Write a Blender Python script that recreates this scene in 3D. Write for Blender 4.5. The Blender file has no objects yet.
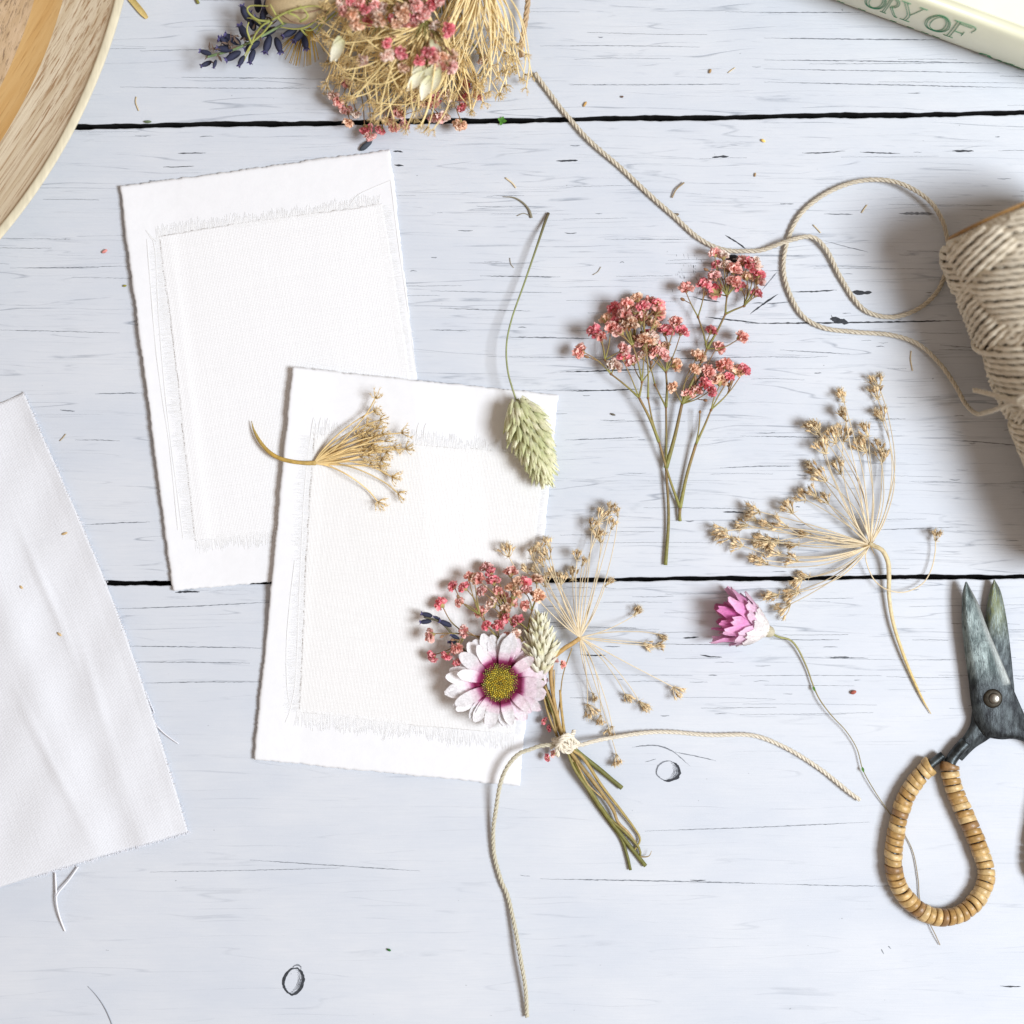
import bpy, math, random
import numpy as np
from mathutils import Vector, Matrix, Quaternion
R = random.Random(7)
S = 0.0004            # one unit of the layout = 0.4 mm
H = 1900.0            # camera height in layout units
scene = bpy.context.scene
# ------------------------------------------------------------------ camera
cam_d = bpy.data.cameras.new('camera'); cam = bpy.data.objects.new('camera', cam_d)
scene.collection.objects.link(cam); scene.camera = cam
cam.location = (0, 0, H*S); cam.rotation_euler = (0, 0, 0)
cam_d.sensor_width = 36; cam_d.lens = 36*H/1024.0
cam_d.clip_start = 0.02; cam_d.clip_end = 50
cam_d.dof.use_dof = True; cam_d.dof.focus_distance = (H-12)*S; cam_d.dof.aperture_fstop = 3.2
# ------------------------------------------------------------------ light
world = bpy.data.worlds.new('World'); scene.world = world; world.use_nodes = True
bg = world.node_tree.nodes['Background']
bg.inputs[0].default_value = (1.0, 0.80, 0.66, 1); bg.inputs[1].default_value = 0.42
def area(name, az, el, dist, size, power, col):
    d = bpy.data.lights.new(name, 'AREA'); d.shape = 'SQUARE'; d.size = size; d.energy = power; d.color = col
    o = bpy.data.objects.new(name, d); scene.collection.objects.link(o)
    a, e = math.radians(az), math.radians(el)
    p = Vector((math.cos(a)*math.cos(e), math.sin(a)*math.cos(e), math.sin(e)))*dist
    o.location = p; o.rotation_euler = (-p).to_track_quat('-Z', 'Y').to_euler()
area('window_light', -10, 54, 2.3, 0.78, 71, (0.90, 0.955, 1.02))
scene.view_settings.view_transform = 'Standard'; scene.view_settings.look = 'None'
scene.view_settings.exposure = 0; scene.view_settings.gamma = 1
scene.render.engine = 'CYCLES'

# ------------------------------------------------------------------ materials
def nmat(name):
    m = bpy.data.materials.new(name); m.use_nodes = True
    nt = m.node_tree; b = nt.nodes['Principled BSDF']
    return m, nt, b
def node(nt, t, **kw):
    n = nt.nodes.new(t)
    for k, v in kw.items():
        if k.startswith('_'): setattr(n, k[1:], v)
        else: n.inputs[k].default_value = v
    return n
def math_n(nt, op, a, b=None, clamp=False):
    n = nt.nodes.new('ShaderNodeMath'); n.operation = op; n.use_clamp = clamp
    for i, v in enumerate((a, b)):
        if v is None: continue
        if isinstance(v, (int, float)): n.inputs[i].default_value = v
        else: nt.links.new(v, n.inputs[i])
    return n.outputs[0]
def mixc(nt, fac, a, b, mode='MIX'):
    n = nt.nodes.new('ShaderNodeMix'); n.data_type = 'RGBA'; n.blend_type = mode
    for sock, v in ((n.inputs[0], fac), (n.inputs[6], a), (n.inputs[7], b)):
        if isinstance(v, (int, float)): sock.default_value = v
        elif isinstance(v, tuple): sock.default_value = v if len(v) == 4 else (*v, 1)
        else: nt.links.new(v, sock)
    return n.outputs[2]
def coords(nt, sc, rot=0.0):
    tc = nt.nodes.new('ShaderNodeTexCoord'); mp = nt.nodes.new('ShaderNodeMapping')
    r = nt.nodes.new('ShaderNodeMapping'); r.inputs['Rotation'].default_value = (0, 0, rot)
    nt.links.new(tc.outputs['Object'], r.inputs[0]); nt.links.new(r.outputs[0], mp.inputs[0])
    mp.inputs['Scale'].default_value = tuple(s/S for s in sc)
    return mp.outputs[0]
def noise(nt, vec, scale=1.0, detail=3.0, rough=.5, dist=0.0):
    n = node(nt, 'ShaderNodeTexNoise', Scale=scale, Detail=detail, Roughness=rough, Distortion=dist)
    nt.links.new(vec, n.inputs['Vector']); return n.outputs['Fac']
def ramp(nt, fac, lo, hi, a=0.0, b=1.0):
    n = nt.nodes.new('ShaderNodeMapRange'); n.inputs[1].default_value = lo; n.inputs[2].default_value = hi
    n.inputs[3].default_value = a; n.inputs[4].default_value = b; nt.links.new(fac, n.inputs[0]); return n.outputs[0]
def bump(nt, b, h, strength, dist):
    n = nt.nodes.new('ShaderNodeBump'); n.inputs['Strength'].default_value = strength
    n.inputs['Distance'].default_value = dist*S; nt.links.new(h, n.inputs['Height']); nt.links.new(n.outputs[0], b.inputs['Normal'])
def tinted(name, rough=.7, trans=0.0, var=.18, scale=.35, spec=.3, bmp=.3):
    """colour from the 'tint' attribute times a little noise; optional translucency"""
    m, nt, b = nmat(name)
    at = nt.nodes.new('ShaderNodeAttribute'); at.attribute_name = 'tint'
    oi = nt.nodes.new('ShaderNodeObjectInfo')
    v = coords(nt, (scale, scale, scale)); f = noise(nt, v, 1, 4, .65)
    k = ramp(nt, f, .3, .7, 1-var, 1+var)
    kk = math_n(nt, 'MULTIPLY', k, ramp(nt, oi.outputs['Random'], 0, 1, .85, 1.12))
    vm = nt.nodes.new('ShaderNodeVectorMath'); vm.operation = 'SCALE'
    nt.links.new(at.outputs['Color'], vm.inputs[0]); nt.links.new(kk, vm.inputs[3])
    nt.links.new(vm.outputs[0], b.inputs['Base Color'])
    b.inputs['Roughness'].default_value = rough; b.inputs['Specular IOR Level'].default_value = spec
    if bmp: bump(nt, b, f, bmp, .8)
    if trans:
        tr = nt.nodes.new('ShaderNodeBsdfTranslucent'); mx = nt.nodes.new('ShaderNodeMixShader'); mx.inputs[0].default_value = trans
        nt.links.new(vm.outputs[0], tr.inputs[0]); nt.links.new(b.outputs[0], mx.inputs[1]); nt.links.new(tr.outputs[0], mx.inputs[2])
        nt.links.new(mx.outputs[0], nt.nodes['Material Output'].inputs[0])
    return m
M = {}
M['petal'] = tinted('petal', .75, .22, .16, .5)
M['stem'] = tinted('stem', .55, 0, .22, .25)
M['fine'] = tinted('dry_stalk', .6, .08, .12, .3)
M['seed'] = tinted('seed', .8, 0, .3, .8)
M['husk'] = tinted('husk', .7, .18, .14, .5)
M['twine'] = tinted('twine', .85, .08, .2, .7, .15, .5)
M['rattan'] = tinted('rattan', .38, 0, .22, .35, .45, .35)

def wood_paint():
    m, nt, b = nmat('painted_wood')
    v = coords(nt, (1, 1, 1))
    warp = noise(nt, coords(nt, (.006, .012, 1)), 1, 2)
    sep = nt.nodes.new('ShaderNodeSeparateXYZ'); nt.links.new(v, sep.inputs[0])
    y = math_n(nt, 'ADD', sep.outputs[1], math_n(nt, 'MULTIPLY', warp, 12.0))
    def vec(xs, ys, off=0):
        c = nt.nodes.new('ShaderNodeCombineXYZ')
        nt.links.new(math_n(nt, 'MULTIPLY', sep.outputs[0], xs), c.inputs[0]); nt.links.new(math_n(nt, 'MULTIPLY', y, ys), c.inputs[1])
        c.inputs[2].default_value = off; return c.outputs[0]
    # thin grain lines: contours of strongly stretched noise
    def lines(xs, ys, w, off, mlo, mhi, mx=.012, my=.05):
        n = noise(nt, vec(xs, ys, off), 1, 1.5, .45)
        d = math_n(nt, 'ABSOLUTE', math_n(nt, 'SUBTRACT', n, .5))
        l = ramp(nt, d, 0.0, w, 1, 0)
        msk = ramp(nt, noise(nt, vec(mx, my, off+7), 1, 4, .65), mlo, mhi)
        return math_n(nt, 'MULTIPLY', l, msk, True)
    l1 = lines(.0035, .055, .011, 3, .46, .62)
    l2 = lines(.0045, .15, .016, 11, .48, .62, .008, .09)
    l3 = lines(.008, .33, .028, 23, .52, .66, .014, .12)
    mid = math_n(nt, 'MULTIPLY', ramp(nt, sep.outputs[1], -190, -80, .12, 1), ramp(nt, sep.outputs[1], 400, 385, .45, 1))
    l2 = math_n(nt, 'MULTIPLY', l2, mid); l3 = math_n(nt, 'MULTIPLY', l3, mid); l1 = math_n(nt, 'MULTIPLY', l1, ramp(nt, sep.outputs[1], -230, -100, .35, 1))
    lf = ramp(nt, sep.outputs[0], -250, 60, .45, 1); l2 = math_n(nt, 'MULTIPLY', l2, lf); l3 = math_n(nt, 'MULTIPLY', l3, lf)
    fine = noise(nt, vec(.02, .6, 31), 1, 5, .7)
    blot = noise(nt, coords(nt, (.006, .012, 1)), 1, 4, .6)
    speck = ramp(nt, noise(nt, coords(nt, (.12, .2, 1)), 1, 2, .5), .77, .81)
    c0 = mixc(nt, ramp(nt, blot, .35, .65), (.535, .57, .625), (.595, .62, .658))
    c0 = mixc(nt, ramp(nt, fine, .4, .75, 0, .30), c0, (.465, .51, .575))
    c = mixc(nt, math_n(nt, 'MULTIPLY', l1, .62), c0, (.17, .20, .25))
    c = mixc(nt, math_n(nt, 'MULTIPLY', l2, .52), c, (.20, .23, .28))
    c = mixc(nt, math_n(nt, 'MULTIPLY', l3, .42), c, (.27, .30, .36))
    c = mixc(nt, math_n(nt, 'MULTIPLY', speck, .8), c, (.10, .11, .12))
    nt.links.new(c, b.inputs['Base Color']); b.inputs['Roughness'].default_value = .5
    b.inputs['Specular IOR Level'].default_value = .35
    h = math_n(nt, 'SUBTRACT', math_n(nt, 'MULTIPLY', fine, .7), math_n(nt, 'ADD', l1, l2))
    bump(nt, b, h, .35, 1.0)
    return m
M['wood'] = wood_paint()
def plain(name, col, rough=.6, var=.15, sc=(.3, .3, .3), metal=0, bmp=.2, spec=.4, col2=None, lo=.35, hi=.65, rot=0):
    m, nt, b = nmat(name)
    f = noise(nt, coords(nt, sc, rot), 1, 5, .6)
    c2 = col2 or tuple(x*(1-var) for x in col)
    nt.links.new(mixc(nt, ramp(nt, f, lo, hi), c2, col), b.inputs['Base Color'])
    b.inputs['Roughness'].default_value = rough; b.inputs['Metallic'].default_value = metal; b.inputs['Specular IOR Level'].default_value = spec
    if bmp: bump(nt, b, f, bmp, 1.0)
    return m
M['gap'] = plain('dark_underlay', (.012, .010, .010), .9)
M['crack'] = plain('bare_crack', (.05, .055, .065), .9, .5, (.3, .3, .3), bmp=0)
M['crackgrey'] = plain('worn_crack', (.26, .28, .315), .9, .6, (.3, .6, .3), bmp=0)
M['card'] = plain('cotton_paper', (.75, .757, .775), .9, .025, (.09, .09, .09), bmp=.25, spec=.15)
def linen(name, col, ang, sc=3.0, amt=.10, b_s=.5):
    m, nt, b = nmat(name)
    def w(rot, off):
        v = coords(nt, (1, 1, 1), rot)
        wv = node(nt, 'ShaderNodeTexWave', Scale=1/sc/2*1.0, Distortion=1.6, Detail=2.0); wv.inputs['Detail Scale'].default_value = .12
        wv.inputs['Phase Offset'].default_value = off
        nt.links.new(v, wv.inputs[0]); return wv.outputs['Fac']
    a, c = w(ang, 0), w(ang+math.pi/2, 1)
    st = noise(nt, coords(nt, (.6, .025, 1), ang), 1, 4, .7); st2 = noise(nt, coords(nt, (.025, .6, 1), ang), 1, 4, .7)
    h = math_n(nt, 'ADD', math_n(nt, 'MULTIPLY', a, c), math_n(nt, 'ADD', st, st2))
    cc = mixc(nt, ramp(nt, h, .8, 1.7), tuple(x*(1-amt) for x in col), col)
    nt.links.new(cc, b.inputs['Base Color']); b.inputs['Roughness'].default_value = .95; b.inputs['Specular IOR Level'].default_value = .1
    bump(nt, b, h, b_s, .9); return m
M['linen_a'] = linen('white_linen', (.815, .82, .83), math.radians(-8), 2.4, .08, .38)
M['linen_b'] = linen('ivory_linen', (.82, .82, .815), math.radians(5), 2.2, .10, .42)
M['linen_c'] = linen('soft_cotton', (.75, .765, .80), math.radians(-18), 2.2, .10, .45)
def soft(name, col):
    m, nt, b = nmat(name); b.inputs['Base Color'].default_value = (*col, 1); b.inputs['Roughness'].default_value = .95; b.inputs['Specular IOR Level'].default_value = .1
    f = noise(nt, coords(nt, (.2, .2, .2)), 1, 3); c = mixc(nt, f, tuple(q*.96 for q in col), col); nt.links.new(c, b.inputs['Base Color'])
    tr = nt.nodes.new('ShaderNodeBsdfTranslucent'); mx = nt.nodes.new('ShaderNodeMixShader'); mx.inputs[0].default_value = .0; nt.links.new(c, tr.inputs[0])
    nt.links.new(b.outputs[0], mx.inputs[1]); nt.links.new(tr.outputs[0], mx.inputs[2]); nt.links.new(mx.outputs[0], nt.nodes['Material Output'].inputs[0]); return m
M['thread'] = soft('linen_thread', (.745, .75, .755))
M['threadblue'] = plain('cotton_thread', (.78, .79, .84), .9, .03, bmp=0)
M['kraft'] = plain('spool_core', (.42, .23, .07), .6, .3)
M['iron'] = plain('forged_iron', (.085, .10, .105), .42, .5, (.10, .10, .10), .75, .5, .5, (.02, .024, .026), .38, .62)
def blade_mat():
    m, nt, b = nmat('worn_blade')
    f = noise(nt, coords(nt, (.12, .045, .1), math.radians(8)), 1, 6, .7); g = noise(nt, coords(nt, (.8, .12, .5), math.radians(-6)), 1, 5, .75)
    c = mixc(nt, ramp(nt, f, .40, .60), (.055, .075, .072), (.21, .25, .24))
    c = mixc(nt, ramp(nt, g, .54, .64, 0, .85), c, (.05, .06, .065))
    at = nt.nodes.new('ShaderNodeAttribute'); at.attribute_name = 'tint'
    sp = nt.nodes.new('ShaderNodeSeparateColor'); nt.links.new(at.outputs['Color'], sp.inputs[0])
    c = mixc(nt, sp.outputs[0], c, mixc(nt, ramp(nt, f, .4, .62), (.012, .015, .018), (.075, .09, .095)))   # forged scale near the pivot
    c = mixc(nt, sp.outputs[2], c, (.42, .44, .42))  # bright highlight along the front blade's ground edge, mixed into the colour
    c = mixc(nt, math_n(nt, 'MULTIPLY', sp.outputs[1], ramp(nt, g, .4, .6, 0, .7)), c, (.20, .21, .06))
    nt.links.new(c, b.inputs['Base Color']); b.inputs['Metallic'].default_value = .55
    nt.links.new(ramp(nt, g, .3, .7, .34, .6), b.inputs['Roughness'])
    bump(nt, b, math_n(nt, 'ADD', f, g), .5, 1.2); return m
M['blade'] = blade_mat()
M['bowl_rim'] = plain('bowl_rim_wood', (.70, .64, .47), .7, .16, (.3, .05, .05), bmp=.2)
def streak(name, base, dark, light, rot, xs, ys, lo, hi):
    m, nt, b = nmat(name)
    f = noise(nt, coords(nt, (xs, ys, ys), rot), 1, 6, .7); g = noise(nt, coords(nt, (xs*.6, ys*.25, ys*.25), rot), 1, 3, .6)
    q = noise(nt, coords(nt, (.01, .01, .01)), 1, 3, .6)
    c = mixc(nt, ramp(nt, g, .35, .65), base, light)
    c = mixc(nt, math_n(nt, 'MULTIPLY', ramp(nt, f, lo, hi, .9, 0), ramp(nt, q, .35, .6, .35, 1)), c, dark)
    nt.links.new(c, b.inputs['Base Color']); b.inputs['Roughness'].default_value = .6; bump(nt, b, f, .4, 1.5); return m
A56 = math.radians(-56)
M['bowl_wall'] = streak('bowl_wall_wood', (.66, .55, .38), (.36, .21, .10), (.80, .71, .54), A56, .009, .42, .40, .50)
M['bowl_band'] = streak('bowl_band_wood', (.60, .36, .13), (.42, .22, .07), (.66, .43, .18), A56, .015, .3, .34, .46)
M['bowl_floor'] = streak('bowl_floor_wood', (.50, .35, .20), (.14, .085, .05), (.60, .44, .28), math.radians(-70), .09, .5, .40, .47)
M['book'] = plain('book_jacket', (.83, .84, .66), .35, .05, (.02, .02, .02), bmp=0)
M['book_spine'] = plain('book_spine_paper', (.68, .67, .50), .35, .06, (.02, .02, .02), bmp=0)
M['pages'] = plain('paper_pages', (.75, .7, .58), .9, .2, (.01, .01, 2))
M['ink'] = plain('green_ink', (.03, .25, .12), .5, .1, bmp=0)

# ------------------------------------------------------------------ geometry helpers
def W(x, y, z=0.0):
    """photo position + real height -> place on the table (layout units)"""
    k = 1-z/H
    return Vector(((x-512)*k, (512-y)*k, z))
def PW(pts): return [W(*p) for p in pts]
class MB:
    def __init__(s): s.v = []; s.f = []; s.c = []; s.flat = 0; s.alt = None
    def add(s, v, f, c=(1, 1, 1)):
        n = len(s.v); s.v += [tuple(p) for p in v]; s.f += [tuple(i+n for i in q) for q in f]
        if len(c) and isinstance(c[0], (int, float)): s.c += [tuple(c)]*len(v)
        else: s.c += [tuple(q) for q in c]
    def mesh(s, name, mat, origin=Vector((0, 0, 0)), smooth=True):
        me = bpy.data.meshes.new(name)
        a = (np.array(s.v, dtype=float)-np.array(origin))*S if s.v else np.zeros((0, 3))
        me.from_pydata(a.tolist(), [], s.f)
        ca = me.color_attributes.new('tint', 'FLOAT_COLOR', 'POINT')
        c = np.ones((len(s.v), 4)); c[:, :3] = np.array(s.c); ca.data.foreach_set('color', c.ravel())
        if smooth: me.polygons.foreach_set('use_smooth', [i < len(me.polygons)-s.flat for i in range(len(me.polygons))])
        me.materials.append(mat)
        if s.alt:
            me.materials.append(s.alt[0])
            for i in s.alt[1]: me.polygons[i].material_index = 1
        me.update(); return me
ORG = {}
def tag(o, label=None, cat=None, group=None, kind=None):
    for k, v in (('label', label), ('category', cat), ('group', group), ('kind', kind)):
        if v: o[k] = v
    return o
def empty(name, x, y, label, cat, group=None):
    o = bpy.data.objects.new(name, None); scene.collection.objects.link(o); o.empty_display_size = .01
    p = W(x, y, 0); o.location = p*S; ORG[o.name] = p; return tag(o, label, cat, group)
def part(name, mb, mat, parent, label=None, kind=None, smooth=True):
    org = ORG[parent.name]
    o = bpy.data.objects.new(name, mb.mesh(name, mat, org, smooth)); scene.collection.objects.link(o)
    o.parent = parent; ORG[o.name] = org
    return tag(o, label, None, None, kind)
def single(name, mb, mat, x, y, label, cat, group=None, kind=None, smooth=True):
    p = W(x, y, 0) if kind != 'structure' else Vector((0, 0, 0))
    o = bpy.data.objects.new(name, mb.mesh(name, mat, p, smooth)); scene.collection.objects.link(o)
    o.location = p*S; ORG[o.name] = p; return tag(o, label, cat, group, kind)
def inst(name, me, parent, p, d, spin=None, sc=1.0):
    o = bpy.data.objects.new(name, me); scene.collection.objects.link(o); o.parent = parent
    o.location = (p-ORG[parent.name])*S
    q = Vector(d).normalized().to_track_quat('Z', 'Y') @ Quaternion((0, 0, 1), R.uniform(0, 6.28) if spin is None else spin)
    o.rotation_mode = 'QUATERNION'; o.rotation_quaternion = q; o.scale = (sc, sc, sc); return o
def spl(pts, step=2.0):
    """Catmull-Rom through points, resampled"""
    P = [np.array(p, dtype=float) for p in pts]
    if len(P) == 2: 
        n = max(2, int(np.linalg.norm(P[1]-P[0])/step)); return [P[0]+(P[1]-P[0])*i/n for i in range(n+1)]
    P = [2*P[0]-P[1]]+P+[2*P[-1]-P[-2]]; out = []
    for i in range(1, len(P)-2):
        a, b, c, d = P[i-1:i+3]; n = max(2, int(np.linalg.norm(c-b)/step))
        for k in range(n):
            t = k/n; out.append(.5*((2*b)+(-a+c)*t+(2*a-5*b+4*c-d)*t*t+(-a+3*b-3*c+d)*t**3))
    out.append(P[-2]); return out
def frames(P):
    P = np.array([tuple(p) for p in P]); T = np.gradient(P, axis=0); T /= np.linalg.norm(T, axis=1)[:, None]+1e-9
    N = np.zeros_like(P); n = np.array((0, 0, 1.0)); 
    if abs(T[0] @ n) > .9: n = np.array((1.0, 0, 0))
    for i in range(len(P)):
        n = n-T[i]*(n @ T[i]); n /= np.linalg.norm(n)+1e-9; N[i] = n
    return P, T, N, np.cross(T, N)
def tube(mb, P, r, col, seg=6, lobes=0, depth=0, twist=0, cap=True):
    P, T, N, B = frames(P); n = len(P)
    rr = np.full(n, r, float) if isinstance(r, (int, float)) else np.interp(np.linspace(0, 1, n), np.linspace(0, 1, len(r)), r)
    L = np.concatenate([[0], np.cumsum(np.linalg.norm(np.diff(P, axis=0), axis=1))])
    a = np.arange(seg)*2*np.pi/seg
    A = np.tile(a, (n, 1)); k = np.ones((n, seg))
    if lobes: k = 1-depth*(.5+.5*np.cos(lobes*(A-L[:, None]*twist)))**1.0
    V = P[:, None]+rr[:, None, None]*k[..., None]*(np.cos(A)[..., None]*N[:, None]+np.sin(A)[..., None]*B[:, None])
    V = V.reshape(-1, 3).tolist(); F = []
    for i in range(n-1):
        for j in range(seg):
            q = (j+1) % seg; F.append((i*seg+j, i*seg+q, (i+1)*seg+q, (i+1)*seg+j))
    if cap: F.append(tuple(range(seg))[::-1]); F.append(tuple((n-1)*seg+j for j in range(seg)))
    if isinstance(col[0], (int, float)): C = col
    else:
        c = np.array(col, float); t = np.linspace(0, 1, len(c))
        cc = np.stack([np.interp(np.linspace(0, 1, n), t, c[:, q]) for q in range(3)], 1); C = np.repeat(cc, seg, axis=0).tolist()
    mb.add(V, F, C)
def twine(mb, P, r, col, pitch=None, seg=6):
    P, T, N, B = frames(P); L = np.concatenate([[0], np.cumsum(np.linalg.norm(np.diff(P, axis=0), axis=1))])
    pitch = pitch or r*7.5
    for s in range(3):
        ph = L*2*np.pi/pitch+s*2.0944
        Q = P+.56*r*(np.cos(ph)[:, None]*N+np.sin(ph)[:, None]*B)
        k = R.uniform(.93, 1.05); tube(mb, Q, r*.54, tuple(c*k for c in col), seg)
    for i in range(int(L[-1]/2.6)):       # stray fibres
        j = R.randrange(1, len(P)-1); d = Vector((R.gauss(0, 1), R.gauss(0, 1), abs(R.gauss(0, .6)))).normalized()
        p = Vector(P[j]); tube(mb, [p, p+d*r*1.1+Vector(T[j])*r*.5, p+d*r*1.5+Vector(T[j])*R.uniform(1, 3)], .13, col, 3)
def ellipsoid(mb, c, ax, rl, rw, col, n=8, m=6, ribs=0, rd=0, col2=None, jit=0):
    ax = Vector(ax).normalized(); q = ax.to_track_quat('Z', 'Y'); V = []; F = []; C = []
    for i in range(m+1):
        t = math.pi*i/m
        for j in range(n):
            a = 2*math.pi*j/n; k = 1-rd*(.5+.5*math.cos(ribs*a)) if ribs else 1
            k *= 1+R.uniform(-jit, jit)
            V.append(Vector(c)+q @ Vector((rw*k*math.sin(t)*math.cos(a), rw*k*math.sin(t)*math.sin(a), -rl*math.cos(t))))
            u = i/m; C.append(col if col2 is None else tuple(col[w]*(1-u)+col2[w]*u for w in range(3)))
    for i in range(m):
        for j in range(n): F.append((i*n+j, i*n+(j+1) % n, (i+1)*n+(j+1) % n, (i+1)*n+j))
    mb.add(V, F, C)
def leaf(mb, base, d, nrm, L, w, col, curl=.3, cup=.25, rows=6, prof=None, ruf=0, cols=5, notch=0):
    """a petal, bract or glume: cupped strip; col = list of colours base..tip"""
    d = Vector(d).normalized(); nrm = Vector(nrm); nrm = (nrm-d*nrm.dot(d))
    nrm = nrm.normalized() if nrm.length > 1e-6 else d.orthogonal().normalized()
    side = d.cross(nrm); V = []; F = []; C = []; p = Vector(base); st = L/rows
    prof = prof or [.35, .75, 1, 1, .8, .45, .08]
    cc = np.array(col if not isinstance(col[0], (int, float)) else [col, col], float)
    for i in range(rows+1):
        t = i/rows; ww = w*float(np.interp(t, np.linspace(0, 1, len(prof)), prof))*.5
        rot = Quaternion(side, curl*t); n2 = rot @ nrm; dd = rot @ d
        for j in range(cols):
            u = -1+2*j/(cols-1)
            e = -notch*L*(1-abs(u))*(1 if i == rows else 0)
            V.append(p+side*u*ww+n2*(cup*ww*u*u+R.uniform(-ruf, ruf)*w*.12)+dd*e)
            C.append(tuple(float(np.interp(t, np.linspace(0, 1, len(cc)), cc[:, q])) for q in range(3)))
        p = p+dd*st
    for i in range(rows):
        for j in range(cols-1): F.append((i*cols+j, i*cols+j+1, (i+1)*cols+j+1, (i+1)*cols+j))
    mb.add(V, F, C)
def rdir(up=.3):
    while True:
        v = Vector((R.gauss(0, 1), R.gauss(0, 1), R.gauss(0, 1)))
        if v.length > .1:
            v.normalize()
            if v.z > up-1: return v

# ------------------------------------------------------------------ tabletop: three planks and dark gaps
top = tag(bpy.data.objects.new('tabletop', None), 'whitewashed blue white tabletop of three horizontal planks', None, None, 'structure')
scene.collection.objects.link(top); ORG[top.name] = Vector((0, 0, 0))
def seam1(x): return 126.5-(x-80)*.0143
def seam2(x): return 583.5-(x-105)*.0076
def edge_j(x, k): return .5*math.sin(x*.031+k)+.35*math.sin(x*.13+2*k)+R.uniform(-.3, .3)
def plank(up, lo, k):
    xs = np.arange(-420, 1446, 5.0); mb = MB()
    t = [(x, up(x)+edge_j(x, k)) for x in xs]; b = [(x, lo(x)+edge_j(x, k+3)) for x in xs]
    n = len(xs)
    def row(pts, dy, z): return [Vector((x-512, 512-(y+dy), z)) for x, y in pts]
    rows = [row(t, 0, -40), row(t, 0, -.9), row(t, .35, -.35), row(t, 1.2, 0), row(b, -1.2, 0), row(b, -.35, -.35), row(b, 0, -.9), row(b, 0, -40)]
    V = [p for r in rows for p in r]; F = []
    for i in range(len(rows)-1):
        for j in range(n-1): F.append((i*n+j, (i+1)*n+j, (i+1)*n+j+1, i*n+j+1))
    F.append(tuple(i*n for i in range(len(rows)))); F.append(tuple(i*n+n-1 for i in range(len(rows)))[::-1])
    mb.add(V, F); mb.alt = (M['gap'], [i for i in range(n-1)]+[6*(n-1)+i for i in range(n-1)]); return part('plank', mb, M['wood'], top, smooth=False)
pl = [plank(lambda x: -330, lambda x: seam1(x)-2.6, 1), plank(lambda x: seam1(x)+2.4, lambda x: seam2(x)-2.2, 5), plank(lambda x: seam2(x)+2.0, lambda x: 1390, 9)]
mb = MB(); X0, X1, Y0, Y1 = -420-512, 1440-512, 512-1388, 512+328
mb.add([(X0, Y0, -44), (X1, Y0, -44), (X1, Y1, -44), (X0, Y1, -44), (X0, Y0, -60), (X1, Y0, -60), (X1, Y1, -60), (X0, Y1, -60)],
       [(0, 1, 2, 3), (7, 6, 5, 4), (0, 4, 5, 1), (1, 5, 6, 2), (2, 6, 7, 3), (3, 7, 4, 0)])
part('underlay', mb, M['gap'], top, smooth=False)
# cracks in the paint (bare patches, thin slivers lying in the wood surface)
cr = [MB(), MB(), MB()]; crg = [MB(), MB(), MB()]
def which(y, x): return 0 if y < seam1(x) else 1 if y < seam2(x) else 2
zc = [0]
def sliver(pts, w, grey=False, taper=True):
    P = spl([(x, y, 0) for x, y in pts], 2.5); n = len(P); V = []; F = []
    zc[0] = (zc[0]+1) % 40; z = .06+.004*zc[0]
    for i, p in enumerate(P):
        t = i/(n-1); k = min(1, 5*t, 5*(1-t)) if taper else 1
        h = max(.12, w*k*.5*(.75+R.uniform(-.3, .3))); dy = R.uniform(-.22, .22)
        V += [(p[0]-512, 512-(p[1]+dy-h), z), (p[0]-512, 512-(p[1]+dy+h), z)]
    for i in range(n-1): F.append((2*i, 2*i+1, 2*i+3, 2*i+2))
    (crg if grey else cr)[which(pts[0][1], pts[0][0])].add(V, F)
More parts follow.
